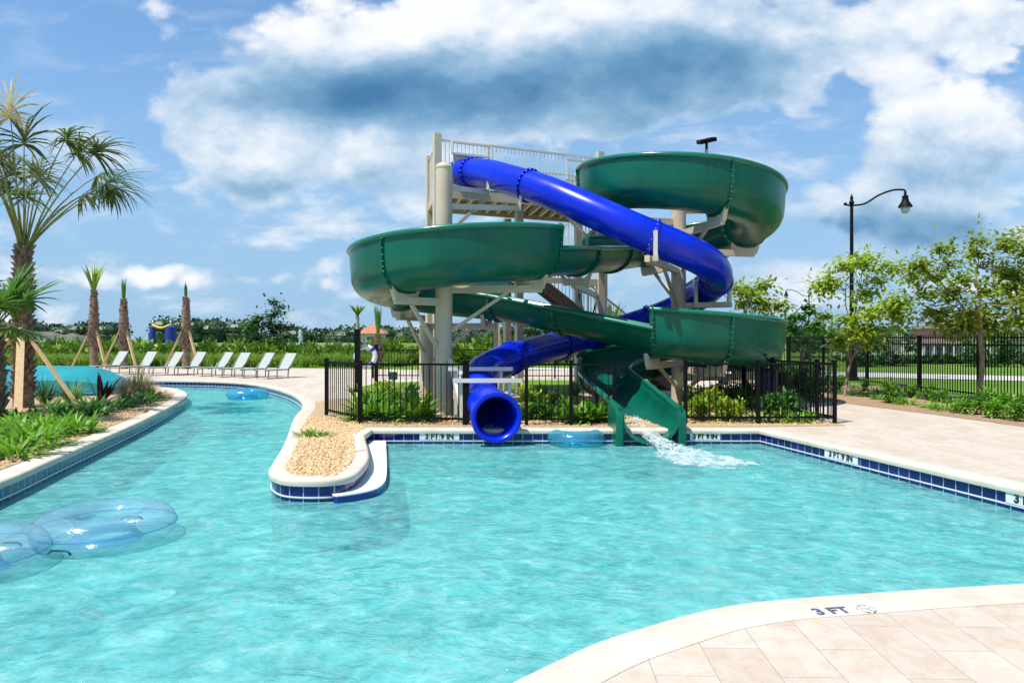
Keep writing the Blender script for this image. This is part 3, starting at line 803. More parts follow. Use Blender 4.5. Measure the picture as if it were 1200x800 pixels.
# ------------------------------------------------------------------ supports
def column(name, label, x, y, z1, r=0.185, cap=True):
    t = thing(name, label, 'support column', (x, y, 0.03))
    mb = MB(); mb.lathe([(r + .12, 0.036), (r + .12, 0.07), (r, 0.07), (r, z1)], (x, y, 0), 28)
    mb.build('shaft', M_tan, t, smooth=True, sharp=30)
    if cap:
        mb = MB(); mb.lathe([(r + .008, z1 - 0.03), (r + .008, z1 + 0.01), (r * .8, z1 + 0.07), (r * .4, z1 + 0.10), (0.01, z1 + 0.11)], (x, y, 0), 28)
        mb.build('cap', M_tan, t, smooth=True, sharp=30)
    return t
def arm(t, a, b, brace_from=None, brace_at=0.8, w=0.12, h=0.16):
    mb = MB(); mb.bar(a, b, w, h); mb.build('support_arm', M_tan, t)
    if brace_from is not None:
        q = Vector(a).lerp(Vector(b), brace_at); q.z -= h / 2
        mb = MB(); mb.bar(brace_from, q, 0.07, 0.07); mb.build('brace', M_tan, t)
def saddle(t, c, d, w=0.5, h=0.14):
    """cradle plate under a flume: shallow dish across direction d"""
    c = Vector(c); d = Vector(d).normalized(); mb = MB()
    pts = [(-1, 0.16), (-0.6, 0.03), (0, 0), (0.6, 0.03), (1, 0.16)]
    n = d.cross(Vector((0, 0, 1)))
    ring = lambda o: [c + d * (s * w) + n * o + Vector((0, 0, z)) for s, z in pts] + [c + d * (s * w * .75) + n * o + Vector((0, 0, -h)) for s, z in pts[::-1]]
    mb.sweep(None, [ring(-0.05), ring(0.05)])
    mb.build('saddle', M_tan, t)
def flange_bottom(ang, c, z):
    a = radians(ang); return Vector((c.x + RC * cos(a), c.y + RC * sin(a), z))
def radial(ang): return Vector((cos(radians(ang)), sin(radians(ang)), 0))

A = column('support_column', 'tall round tan column standing inside the left loop of the green slide, nearest the pool', -1.49, 14.95, 5.45)
def carry(t, base, ang, c, zb, drop=1.0, bz=None):
    """arm from a column to the underside of a flume joint, saddle on its end, brace below"""
    e = flange_bottom(ang, c, zb - 0.12)
    a = Vector((base[0], base[1], e.z - 0.10))
    d = (e - a); d.z = 0; d.normalize()
    arm(t, a + d * 0.17, Vector((e.x, e.y, e.z - 0.10)) + d * 0.25, Vector((base[0], base[1], e.z - 0.10 - drop)) + d * 0.17, 0.62)
    saddle(t, e + Vector((0, 0, 0.03)), radial(ang), 0.42)
A2 = (-1.49, 14.95)
carry(A, A2, 235, CL, 2.72, 1.0)
carry(A, A2, 325, CL, 3.00, 0.9)
mb = MB(); mb.bar((-1.40, 14.98, 4.60), (0.20, 16.55, 4.86), 0.10, 0.12); mb.build('support_arm', M_pale, A)
mb = MB(); mb.bar((0.17, 16.5, 4.8), (0.25, 16.42, 5.42), 0.07, 0.07); mb.build('cradle_post', M_pale, A)
mb = MB(); mb.bar((-1.38, 14.9, 5.0), (-0.62, 17.4, 5.45), 0.08, 0.10); mb.build('support_arm', M_pale, A)
mb = MB(); mb.bar((-0.62, 17.4, 5.4), (-0.60, 17.35, 5.95), 0.07, 0.07); mb.build('cradle_post', M_pale, A)
Bc = column('support_column', 'short round tan column behind the tall one, under the back of the left loop', -2.28, 18.15, 2.02)
carry(Bc, (-2.28, 18.15), 145, CL, 2.46, 0.9)
carry(Bc, (-2.28, 18.15), 75, CL, 2.25, 0.9)
Cc = column('support_column', 'round tan column standing in the middle of the right loops', 4.27, 17.5, 5.15)
C2 = (4.27, 17.5)
carry(Cc, C2, 283, CR, 4.58, 0.9)
carry(Cc, C2, 373, CR, 4.16, 0.9)
carry(Cc, C2, 103, CR, 3.80, 0.9)
carry(Cc, C2, 195, CR, 4.90, 0.9)
carry(Cc, C2, -77, CR, 1.15, 0.55)
carry(Cc, C2, -122, CR, 1.30, 0.6)
carry(Cc, C2, 13, CR, 0.92, 0.55)
def tube_cradle(t, base, k, drop=0.9):
    """arm to a V of two stubs that hold the blue tube at sample k"""
    q = cl[k]; tt = (cl[k + 1] - cl[k - 1]).normalized(); n = tt.cross(Vector((0, 0, 1))).normalized()
    a = Vector((base[0], base[1], q.z - TR - 0.14)); e = Vector((q.x, q.y, q.z - TR - 0.14))
    d = (e - a); d.z = 0; d.normalize()
    mb = MB(); mb.bar(a + d * 0.17, e + d * 0.42, 0.11, 0.14); mb.build('support_arm', M_tan, t)
    mb = MB(); mb.bar(a + d * 0.17 - Vector((0, 0, drop)), a.lerp(e, 0.62), 0.07, 0.07); mb.build('brace', M_tan, t)
    for s in (1, -1):
        f = q + n * s * (TR + 0.045); g = f.copy(); g.z = e.z
        mb = MB(); mb.bar(g, f + Vector((0, 0, 0.08)), 0.08, 0.08); mb.build('cradle_post', M_pale, t)
    mb = MB(); mb.bar(e + n * (TR + 0.1), e - n * (TR + 0.1), 0.10, 0.12); mb.build('cross_arm', M_tan, t)
tube_cradle(Cc, C2, 38)
tube_cradle(Cc, C2, 58)
Dc = column('support_column', 'slim tan column under the straight green run between the loops', 2.72, 21.2, 3.1, 0.11, False)
mb = MB(); mb.bar((2.72, 21.2, 3.0), (1.5, 16.7, 3.02), 0.11, 0.14); mb.build('support_arm', M_tan, Dc)
saddle(Dc, (1.56, 16.68, 3.15), (0.85, -0.5, 0), 0.42)
# steel frame that cradles the blue mouth
fr_ = thing('tube_cradle', 'pale pipe frame bolted round the blue tube just above its mouth', 'pipe frame', (-0.6, 13.9, 0.036))
for sx_, nm in ((-1, 0), (1, 0)):
    for y_ in (13.25, 14.2):
        k = min(range(len(cl)), key=lambda i: abs(cl[i].y - y_) + (0 if i > 110 else 99)); q = cl[k]
        mb = MB(); mb.bar((q.x + sx_ * 0.47, y_, 0.036), (q.x + sx_ * 0.47, y_, q.z + TR + 0.08), 0.07, 0.07); mb.build('upright', M_pale, fr_)
for y_ in (13.25, 14.2):
    k = min(range(len(cl)), key=lambda i: abs(cl[i].y - y_) + (0 if i > 110 else 99)); q = cl[k]
    mb = MB(); mb.bar((q.x - 0.62, y_ - 0.075, q.z + TR + 0.08), (q.x + 0.72, y_ - 0.075, q.z + TR + 0.08), 0.07, 0.08); mb.build('cross_bar', M_pale, fr_)
mb = MB(); mb.bar((-1.34, 14.75, 1.25), (-0.95, 13.5, 0.1), 0.08, 0.08); mb.build('strut', M_pale, fr_)

# ------------------------------------------------------------------ tower with platform, railings, stairs
tw = thing('slide_tower', 'tan steel tower with railed top platform and switchback stairs behind the slides', 'tower', (0.3, 20.6, 0))
FL, FR, BL, BRr = Vector((-2.03, 18.5)), Vector((2.64, 20.5)), Vector((-2.50, 20.7)), Vector((2.20, 22.7))
ZP = 5.80
for p, z in ((FL, 7.25), (FR, 7.30), (BL, 7.22), (BRr, 7.2), (FL.lerp(FR, 0.5) + Vector((-.1, .5)), ZP - .3), (BL.lerp(BRr, .5), ZP - .3)):
    mb = MB(); mb.box((p.x, p.y, z / 2 + 0.018), (0.20, 0.20, z - 0.036), Matrix.Rotation(0.4, 3, 'Z')); mb.box((p.x, p.y, 0.05), (0.42, 0.42, 0.03)); mb.build('post', M_tan, tw)
mb = MB(); ins = 0.12
quad = [FL, FR, BRr, BL]; cen = sum(quad, Vector((0, 0))) / 4
mb.prism([tuple(cen + (q - cen) * 0.985) for q in quad], ZP, ZP + 0.05)
mb.build('platform', M_tread, tw)
def v3(p, z): return Vector((p.x, p.y, z))
for a, b in ((FL, FR), (BL, BRr), (FL, BL), (FR, BRr)):
    mb = MB(); mb.bar(v3(a, ZP - 0.13), v3(b, ZP - 0.13), 0.10, 0.24); mb.build('beam', M_tan, tw)
for k in range(1, 14):
    mb = MB(); t = k / 14; mb.bar(v3(FL.lerp(FR, t), ZP - 0.09), v3(BL.lerp(BRr, t), ZP - 0.09), 0.07, 0.15); mb.build('joist', M_tan, tw)
for a, b, c in ((FL, FR, 0.3), (FR, FL, 0.3)):
    mb = MB(); mb.bar(v3(a, ZP - 1.5), v3(a.lerp(b, .28), ZP - .2), 0.09, 0.09); mb.build('brace', M_tan, tw)
mb = MB(); mb.bar(v3(FL, 3.4), v3(FR, 3.4), 0.10, 0.16); mb.build('beam', M_tan, tw)
mb = MB(); mb.bar(v3(FR, 3.4), v3(BRr, 3.4), 0.10, 0.16); mb.build('beam', M_tan, tw)
mb = MB(); mb.bar(v3(BL, 3.4), v3(FL, 3.4), 0.10, 0.16); mb.build('beam', M_tan, tw)
for a, b in ((FR, BRr), (BRr, FR)):
    mb = MB(); mb.bar(v3(a, 0.5), v3(b, 3.3), 0.035, 0.035); mb.build('tie_rod', M_black, tw)
def railing(a, b, z, hgt=1.30, step=0.115, par=None):
    mb = MB(); mb.bar(v3(a, z[0] + hgt), v3(b, z[1] + hgt), 0.05, 0.05); top = mb.build('railing', M_pale, par)
    mb = MB(); mb.bar(v3(a, z[0] + 0.10), v3(b, z[1] + 0.10), 0.04, 0.04); mb.build('bottom_rail', M_pale, top)
    mb = MB(); n = int((b - a).length / step)
    for k in range(1, n):
        t = k / n; q = a.lerp(b, t); zz = z[0] + (z[1] - z[0]) * t
        mb.box((q.x, q.y, zz + hgt / 2 + 0.05), (0.016, 0.016, hgt - 0.1))
    mb.build('picket_panel', M_pale, top)
    for k in range(int((b - a).length / 1.5) + 1):
        t = min(1, k * 1.5 / (b - a).length); q = a.lerp(b, t); zz = z[0] + (z[1] - z[0]) * t
        mb = MB(); mb.box((q.x, q.y, zz + hgt / 2), (0.045, 0.045, hgt)); mb.build('stanchion', M_pale, top)
railing(FL, FR, (ZP, ZP), par=tw)
railing(FL, BL, (ZP, ZP), par=tw)
railing(FR, BRr, (ZP, ZP), par=tw)
railing(BL.lerp(BRr, .35), BRr, (ZP, ZP), par=tw)
# entry gate frames at the two slide mouths (smaller panels standing in the railing line)
def gate(a, b, z0, z1):
    mb = MB(); n = Vector((0.39, -0.92)) * 0.06
    a, b = a + n, b + n
    mb.bar(v3(a, z1), v3(b, z1), 0.05, 0.05); mb.bar(v3(a, z0), v3(b, z0), 0.05, 0.05)
    mb.bar(v3(a, z0), v3(a, z1), 0.05, 0.05); mb.bar(v3(b, z0), v3(b, z1), 0.05, 0.05)
    mb.build('entry_frame', M_pale, tw)
gate(FL.lerp(FR, .08), FL.lerp(FR, .30), 6.75, 7.06)
gate(FL.lerp(FR, .77), FL.lerp(FR, .99), 6.35, 6.95)
mb = MB(); pa, pb_ = FL.lerp(FR, .09), FL.lerp(FR, .26)
mb.bar(v3(pa, 6.55), v3(pb_, 6.55), 0.04, 0.50); mb.build('entry_panel', M_tan, tw)
def flight(a, b, z0, z1, w=1.0):
    a, b = Vector(a), Vector(b); d = (b - a).normalized(); nrm = Vector((-d.y, d.x))
    n = int((z1 - z0) / 0.18)
    for s in (-1, 1):
        o = nrm * s * w / 2
        mb = MB(); mb.bar(v3(a + o, z0 - 0.05), v3(b + o, z1 - 0.05), 0.06, 0.30); mb.build('stringer', M_tread, tw)
        railing(a + o, b + o, (z0 + .05, z1 + .05), 1.05, 0.12, tw)
    for k in range(n):
        q = a.lerp(b, (k + .5) / n); z = z0 + (z1 - z0) * (k + .6) / n
        mb = MB(); mb.box((q.x, q.y, z), (0.30, w - 0.08, 0.04), Matrix.Rotation(atan2(d.y, d.x), 3, 'Z')); mb.build('tread', M_tread, tw)
flight((5.3, 22.6), (0.9, 21.9), 0.05, 3.45)
flight((0.6, 23.3), (3.4, 23.75), 3.45, ZP)
mb = MB(); mb.prism([(0.9, 21.3), (0.9, 23.8), (-0.6, 23.8), (-0.6, 21.2)], 3.40, 3.46); mb.build('landing', M_tread, tw)
mb = MB(); mb.prism([(3.35, 23.2), (3.35, 24.3), (2.2, 24.2), (2.2, 22.8)], ZP - .02, ZP + 0.04); mb.build('landing', M_tread, tw)
for x, y, z in ((-0.5, 23.7, 3.4), (-0.5, 21.4, 3.4), (3.3, 24.2, ZP)):
    mb = MB(); mb.box((x, y, z / 2 + .02), (0.15, 0.15, z - .04)); mb.build('post', M_tan, tw)

# flood light above the upper loop
p = P(828, 181, 17.5)
t = thing('flood_light', 'black flat floodlight on a short pole above the upper green loop', 'flood light', p)
mb = MB(); mb.tube([(4.40, 17.5, 4.95), (p.x - .1, 17.5, 4.95), (p.x, 17.5, 5.05), (p.x, 17.5, p.z + 0.12)], 0.045, 10); mb.build('pole', M_tan, t, smooth=True)
mb = MB(); mb.lathe([(0.035, p.z + 0.12), (0.035, p.z + 0.30)], (p.x, p.y, 0), 12); mb.build('bracket', M_black, t)
mb = MB(); mb.box((p.x, p.y, p.z + 0.35), (0.42, 0.34, 0.10), Matrix.Rotation(-0.22, 3, 'Y') @ Matrix.Rotation(0.3, 3, 'X')); mb.build('lamp_head', M_black, t)
# slide water: thin sheet in the trough and white water where it lands
R = random.Random(11)
# ------------------------------------------------------------------ plants
L_lush = leafmat('lush leaf', (0.07, 0.20, 0.016), (0.16, 0.36, 0.025), (0.32, 0.50, 0.05), 3.0)
L_dark = leafmat('dark leaf', (0.028, 0.10, 0.014), (0.06, 0.18, 0.022), (0.12, 0.27, 0.034), 2.0)
L_lime = leafmat('lime leaf', (0.10, 0.20, 0.015), (0.20, 0.32, 0.025), (0.34, 0.42, 0.045), 2.2)
L_mix = leafmat('variegated leaf', (0.09, 0.21, 0.018), (0.32, 0.45, 0.035), (0.60, 0.58, 0.08), 5.0)
L_palm = leafmat('palm leaf', (0.035, 0.065, 0.014), (0.08, 0.125, 0.022), (0.20, 0.20, 0.06), 3.5, obj_var=0.4)
L_palmlow = leafmat('young palm leaf', (0.05, 0.13, 0.022), (0.10, 0.22, 0.03), (0.19, 0.30, 0.06), 2.5)
L_dry = leafmat('dry grass', (0.30, 0.24, 0.12), (0.50, 0.40, 0.20), (0.22, 0.25, 0.08), 6.0)
L_grass = leafmat('tuft grass', (0.10, 0.20, 0.02), (0.17, 0.30, 0.03), (0.28, 0.36, 0.06), 1.5)
L_wine = leafmat('wine leaf', (0.035, 0.010, 0.010), (0.060, 0.016, 0.014), None, 3.0, trans=0.1)
L_myrtle = leafmat('myrtle leaf', (0.15, 0.29, 0.022), (0.34, 0.46, 0.04), (0.60, 0.62, 0.11), 2.0, trans=0.45)
L_oak = leafmat('oak leaf', (0.03, 0.085, 0.014), (0.07, 0.16, 0.024), (0.13, 0.24, 0.035), 0.6)
L_wood = leafmat('woodland leaf', (0.024, 0.050, 0.024), (0.042, 0.082, 0.034), (0.065, 0.11, 0.044), 0.06, trans=0.15)
L_hedge = leafmat('hedge leaf', (0.045, 0.12, 0.012), (0.14, 0.25, 0.022), (0.32, 0.40, 0.045), 0.55)
M_bark2 = pmat('pale bark', (0.34, 0.25, 0.18), (0.20, 0.14, 0.10), 5, 0.85, stretch=(6, 6, 1), bump=0.4, bscale=20)
M_boot = pmat('palm boots', (0.30, 0.21, 0.15), (0.13, 0.085, 0.06), 5, 0.9, bump=0.4, bscale=25)
M_petiole = pmat('palm stalks', (0.20, 0.22, 0.06), (0.13, 0.16, 0.04), 4, 0.6)

def blade(mb, p, d, L, w, droop=0.5, n=3, up=Vector((0, 0, 1)), fold=0.0):
    """one leaf: a bent tapering strip"""
    d = d.normalized(); s = d.cross(up)
    if s.length < 1e-3: s = Vector((1, 0, 0))
    s.normalize(); o = len(mb.v); q = p.copy(); dd = d.copy()
    prof = {2: (0.7, 1.0, 0.02), 3: (0.55, 1.0, 0.75, 0.02), 4: (.5, .95, 1, .7, .02)}[n]
    for k in range(n + 1):
        ww = w * prof[k] / 2
        mb.v += [tuple(q - s * ww), tuple(q + s * ww)]
        dd = (dd - Vector((0, 0, droop / n)) ).normalized()
        q = q + dd * (L / n)
    for k in range(n): mb.f.append((o + 2 * k, o + 2 * k + 1, o + 2 * k + 3, o + 2 * k + 2))
def rosette(n, L, w, droop, tilt=(0.2, 1.3), spread=0.15, seed=0, zr=0.1):
    r = random.Random(seed); mb = MB()
    for k in range(n):
        a = r.uniform(0, 2 * pi); t = r.uniform(*tilt)
        d = Vector((cos(a) * cos(t), sin(a) * cos(t), sin(t)))
        rr = spread * sqrt(r.random())
        p = Vector((rr * cos(a + r.uniform(-.6, .6)), rr * sin(a + r.uniform(-.6, .6)), r.uniform(0, zr)))
        blade(mb, p, d, L * r.uniform(.6, 1.15), w * r.uniform(.7, 1.2), droop * r.uniform(.6, 1.5))
    return mb
def bushy(n, rx, rz, leaf, seed=0, clumps=9):
    r = random.Random(seed); mb = MB()
    cs = []
    for k in range(clumps):
        a = r.uniform(0, 2 * pi); q = sqrt(r.random()) * rx * .7
        cs.append((Vector((q * cos(a), q * sin(a), r.uniform(.25, .85) * rz)), r.uniform(.3, .5) * rx))
    for k in range(n):
        c, cr = cs[r.randrange(clumps)]
        d = Vector((r.gauss(0, 1), r.gauss(0, 1), r.gauss(0.25, .8))).normalized()
        p = c + d * cr * r.uniform(.45, 1.05); p.z = max(0.02, p.z)
        blade(mb, p, (d + Vector((r.uniform(-.7, .7), r.uniform(-.7, .7), r.uniform(-.3, .6)))), leaf * r.uniform(.7, 1.3), leaf * .45, .5, 2)
    return mb
proto = {}
def plant(kind, loc, label, cat, group, rz=None, sc=1.0):
    rz = R.uniform(0, 6.28) if rz is None else rz
    if kind not in proto:
        k, i = kind
        mb, m, nm = {
            'broad': lambda: (rosette(70, 0.52, 0.10, 0.8, (0.25, 1.4), .16, i), L_lush, 'broadleaf_shrub'),
            'cover': lambda: (rosette(90, 0.40, 0.05, 0.9, (0.15, 1.3), .28, i + 10), L_lush, 'groundcover_plant'),
            'darkcover': lambda: (rosette(90, 0.34, 0.06, 0.8, (0.1, 1.2), .30, i + 20), L_dark, 'groundcover_plant'),
            'bush': lambda: (bushy(420, .42, .55, .13, i + 30), L_lush, 'leafy_shrub'),
            'darkbush': lambda: (bushy(420, .42, .55, .13, i + 40), L_dark, 'leafy_shrub'),
            'limebush': lambda: (bushy(420, .42, .55, .13, i + 50), L_mix, 'variegated_shrub'),
            'grass': lambda: (rosette(170, 0.75, 0.018, 0.9, (0.7, 1.5), .10, i + 60), L_grass, 'grass_tuft'),
            'dry': lambda: (rosette(200, 0.75, 0.016, 0.7, (0.8, 1.52), .10, i + 70), L_dry, 'grass_tuft'),
            'wine': lambda: (rosette(16, 0.78, 0.12, 0.25, (0.55, 1.3), .07, i + 80), L_wine, 'dark_red_plant'),
        }[k]()
        proto[kind] = o = mb.build(nm, m)
    else:
        o = proto[kind].copy(); COL.objects.link(o)
    if kind in seen:
        pass
    seen.add(kind)
    o.location = loc; o.rotation_euler = (0, 0, rz); o.scale = (sc, sc, sc * R.uniform(.85, 1.15))
    return tag(o, label, cat, group)
seen = set()
def row(items, label, cat, group):
    for k, px, py, sc in items:
        plant((k, R.randrange(3)), G(px, py, 0.03), label, cat, group, None, sc)
# island: lush low cover in front, darker patches behind
it = []
for px, py in ((4, 528), (22, 516), (40, 523), (8, 508), (30, 505), (52, 512), (60, 503), (75, 500), (88, 507), (18, 535), (-15, 530), (-30, 520), (44, 500)):
    it.append(('cover', px, py, R.uniform(.85, 1.25)))
row(it, 'bright green strap leaved groundcover along the gravel at the left pool edge', 'plant', 'bright groundcover on the left island')
it = [('darkcover', px, py, R.uniform(.8, 1.2)) for px, py in ((60, 482), (72, 486), (84, 484), (105, 482), (118, 484), (128, 479), (140, 478), (150, 473), (160, 474), (172, 470), (180, 467), (112, 487), (5, 492), (20, 498), (-8, 498))]
row(it, 'dark green low groundcover mound between palm and island tip', 'plant', 'dark groundcover on the left island')
for (px, py, k, sc, lb) in ((53, 474, 'grass', .95, 'green spiky grass tuft just right of the big palm trunk'), (84, 473, 'grass', .95, 'green grass tuft beside the lower end of the long wooden brace'),
                            (148, 468, 'dry', .95, 'small straw coloured grass tuft beside the dark red plant'), (162, 466, 'dry', 1.25, 'big straw coloured grass tuft at the island tip'), (176, 464, 'dry', .75, 'short straw coloured tuft nearest the island tip')):
    plant((k, 0), G(px, py, .03), lb, 'grass tuft', None, None, sc)
plant(('wine', 0), G(118, 474, .03), 'dark red spiky plant with upright leaves in front of the teal cover', 'plant', None, None, 1.1)
# slide bed
def g(px, py, sc, *k): return (R.choice(k), px, py, sc)
row([g(425 + 14 * i, y, R.uniform(.75, 1.1), 'broad') for i, y in enumerate((492, 488, 492, 488, 492))] + [g(430, 484, 1.3, 'broad'), g(452, 481, 1.3, 'broad'), g(470, 480, 1.2, 'broad'), g(488, 493, 1.25, 'broad'), g(500, 492, .9, 'broad')],
    'bright broadleaved shrub behind the fence beside the tall tan column', 'shrub', 'broadleaf shrubs by the tan column')
row([g(448 + 13 * i, 476 + (i % 2) * 4, 1.1, 'limebush') for i in range(3)] + [g(x, y, R.uniform(.6, .85), 'limebush') for x, y in ((615, 470), (628, 474), (640, 469), (655, 473), (668, 470), (622, 482), (645, 481), (664, 482))],
    'yellow green variegated shrub behind the black fence', 'shrub', 'variegated shrubs behind the front fence')
row([g(x, y, R.uniform(.5, .75), 'bush', 'darkbush') for x, y in ((612, 492), (626, 491), (640, 492), (655, 491), (632, 486), (650, 487), (668, 489))],
    'dark leafy shrub low behind the front fence between the two slide mouths', 'shrub', 'leafy shrubs between the slide mouths')
row([g(x, y, R.uniform(.7, 1.0), 'broad') for x, y in ((672, 495), (684, 496), (694, 494), (705, 490))],
    'small bright broadleaved plant just left of the green slide mouth', 'plant', 'small broadleaf plants left of the green mouth')
row([g(x, y, R.uniform(.6, .9), 'limebush') for x, y in ((812, 488), (824, 493), (838, 492), (852, 494), (866, 492), (815, 476), (830, 478))],
    'yellow green shrub behind the fence right of the green slide mouth', 'shrub', 'yellow green shrubs right of the green mouth')
row([g(x, y, R.uniform(.7, 1.0), 'darkbush') for x, y in ((845, 479), (858, 477), (872, 480), (884, 478), (848, 470), (866, 468), (882, 469), (905, 476), (900, 486), (915, 488), (930, 489))],
    'dark green shrub under the lower right green loop', 'shrub', 'dark shrubs under the lower loop')
row([g(x, y, R.uniform(.6, .9), 'cover') for x, y in ((948, 492), (938, 494), (920, 495), (890, 494))],
    'low green plant along the fence on the right end of the slide bed', 'plant', 'low plants at the right end of the slide bed')
# bed by the boundary fence
it = []
for x, y in ((985, 452), (1000, 455), (1014, 458), (1028, 460), (1042, 462), (1056, 464), (1070, 466), (1086, 468), (1100, 471), (1116, 473), (1132, 476), (1165, 478), (1180, 482), (1196, 484), (1010, 464), (1030, 468), (1046, 472), (1062, 474), (1090, 478), (1108, 481), (1128, 484), (1148, 486), (1170, 490), (1188, 493), (1205, 490), (1220, 495), (978, 458), (966, 452), (955, 450), (990, 462)):
    it.append((R.choice(('bush', 'bush', 'bush', 'cover', 'cover')), x, y, R.uniform(.52, .85)))
row(it, 'low leafy green shrub in the mulch bed before the tall boundary fence', 'shrub', 'shrubs along the boundary fence')
for x, y in ((925, 452), (940, 455), (925, 462), (905, 460), (955, 460), (935, 468), (950, 470)):
    plant(('darkbush', R.randrange(3)), G(x, y, .03), 'leafy shrub beyond the low fence at the right end of the slides', 'shrub', 'shrubs beyond the low fence', None, R.uniform(1, 1.5))
mb = MB()
for k in range(260):
    a = R.uniform(0, 6.28); q = R.random(); c = G(368, 511, .03)
    blade(mb, c + Vector((cos(a) * q * .32, sin(a) * q * .25, 0.0)), Vector((cos(a), sin(a), R.uniform(.3, 2))), R.uniform(.10, .2), .02, .8)
tag(mb.build('grass_tuft', L_lush, loc=G(368, 511, .03)), 'small flat patch of green grass alone on the peninsula gravel', 'grass tuft')

# pebbles: far too many to count
def pebbles(poly, n, label, rmin=.012, rmax=.034, ymax=99):
    r = random.Random(5); mb = MB()
    xs = [p[0] for p in poly]; ys = [p[1] for p in poly]
    k = 0
    while k < n:
        x, y = r.uniform(min(xs), max(xs)), r.uniform(min(ys), min(ymax, max(ys)))
        if not inside(x, y, poly): continue
        k += 1; s = r.uniform(rmin, rmax)
        M = Euler((r.uniform(-.5, .5), r.uniform(-.5, .5), r.uniform(0, 6))).to_matrix()
        mb.ball((x, y, 0.036 + s * .25), s, 5, 4, (1.0, r.uniform(.6, .9), r.uniform(.45, .7)), M)
    o = mb.build('gravel', M_pebble); o['kind'] = 'stuff'; o['label'] = label
pebbles(pen_bed, 4200, 'loose tan gravel covering the peninsula bed')
isl_front = [p for p in isl_bed if p[0] > -14 and p[1] < 21]
pebbles(isl_front, 5200, 'loose tan gravel on the left island bed')
pebbles([Vector((-2.9, 13.0)), Vector((4.4, 13.0)), Vector((6.3, 13.3)), Vector((6, 15)), Vector((-3.6, 15.5)), Vector((-4.2, 14.6))], 3200, 'tan gravel and mulch chips under the slides')

# ------------------------------------------------------------------ trees
def limb(mb, a, b, r0, r1, r, wob=.12, n=5):
    a, b = Vector(a), Vector(b); pts = []
    for k in range(n + 1):
        t = k / n; q = a.lerp(b, t)
        if 0 < k < n: q += Vector((r.uniform(-1, 1), r.uniform(-1, 1), r.uniform(-.5, .5))) * wob * (b - a).length * .3
        pts.append(q)
    mb.tube(pts, [r0 + (r1 - r0) * k / n for k in range(n + 1)], 8)
    return pts
def leafy_tree(name, label, cat, base, h, crown_r, crown_z, mat, seed, leaves=2600, leaf=.16, trunk_r=.07, clusters=26, squash=.8, group=None, bark=None, cl_r=.34, flat=False, split=.35, lean=(0, 0)):
    r = random.Random(seed); base = Vector(base)
    t = thing(name, label, cat, base, group)
    mb = MB(); zc = base.z + crown_z
    fork = base + Vector((lean[0] * .4, lean[1] * .4, crown_z * split))
    limb(mb, base, fork, trunk_r, trunk_r * .75, r, .05)
    tips = []
    for k in range(clusters):
        a = r.uniform(0, 2 * pi); u = r.uniform(-1, 1)
        rad = crown_r * (r.random() ** .45)
        c = Vector((base.x + lean[0] + rad * cos(a) * sqrt(max(.05, 1 - u * u * .75)), base.y + lean[1] + rad * sin(a) * sqrt(max(.05, 1 - u * u * .75)), zc + u * (h - crown_z)))
        tips.append(c)
    mains = []
    for k in range(5):
        c = tips[k * len(tips) // 5]; m = fork.lerp(c, .6); m.z += .1 * h
        pts = limb(mb, fork, m, trunk_r * .6, trunk_r * .28, r, .18); mains += pts[2:]
    for c in tips:
        q = min(mains, key=lambda p: (p - c).length)
        limb(mb, q, c, trunk_r * .22, trunk_r * .07, r, .25, 4)
    mb.build('trunk', bark or M_bark2, t, smooth=True)
    mb = MB()
    for k in range(leaves):
        c = tips[r.randrange(len(tips))]
        d = Vector((r.gauss(0, 1), r.gauss(0, 1), r.gauss(0, .75)))
        d = d.normalized() * (abs(r.gauss(0, .55)) + .12)
        p = c + Vector((d.x, d.y, d.z * squash)) * crown_r * cl_r * 1.35
        ld = Vector((r.uniform(-1, 1), r.uniform(-1, 1), r.uniform(-.5, .5))) + d * .6
        blade(mb, p, ld, leaf * r.uniform(.7, 1.35), leaf * .55, .5, 2, Vector((r.uniform(-.4, .4), r.uniform(-.4, .4), 1)))
    mb.build('crown', mat, t)
    return t
leafy_tree('flowering_tree', 'loose yellow green young tree in front of the tall street lamp', 'tree', (9.7, 19.9, .03), 4.05, 1.25, 2.75, L_myrtle, 3, 4500, .145, .05, 30, cl_r=.27, lean=(.5, .2))
leafy_tree('flowering_tree', 'yellow green young tree with a straight pale trunk before the boundary fence at right', 'tree', (12.15, 17.7, .03), 4.3, 1.75, 3.15, L_myrtle, 8, 6200, .14, .07, 38, cl_r=.22, split=.62)
leafy_tree('flowering_tree', 'yellow green tree cut by the right edge with a taller crown', 'tree', (15.2, 18.6, .0), 4.7, 1.7, 3.3, L_myrtle, 21, 4000, .145, .07, 24, split=.5)
leafy_tree('flowering_tree', 'pink tinged green tree rising behind the lower right green loop', 'tree', P(880, 440, 29) * 1.0 + Vector((0, 0, 0)), 3.85, 1.2, 2.6, L_myrtle, 31, 3200, .2, .07, 20)
leafy_tree('small_oak', 'dark upright small tree beneath the distant street lamp', 'tree', (14.0, 33.0, 0), 3.3, 1.0, 1.7, L_dark, 12, 1500, .22, .06, 16)
leafy_tree('small_oak', 'round green tree standing alone beyond the row of loungers', 'tree', Vector((P(314, 415, 47).x, 47, 0)), 4.35, 1.55, 2.75, L_oak, 14, 1700, .26, .07, 18)
def low_at(px, d): return ((px - 600) / F * d, d, -1.6)
leafy_tree('small_oak', 'dark rounded tree on the house lawn beside the white porch', 'tree', low_at(1046, 84), 4.4, 2.3, 2.2, L_dark, 15, 1300, .45, .12, 14)
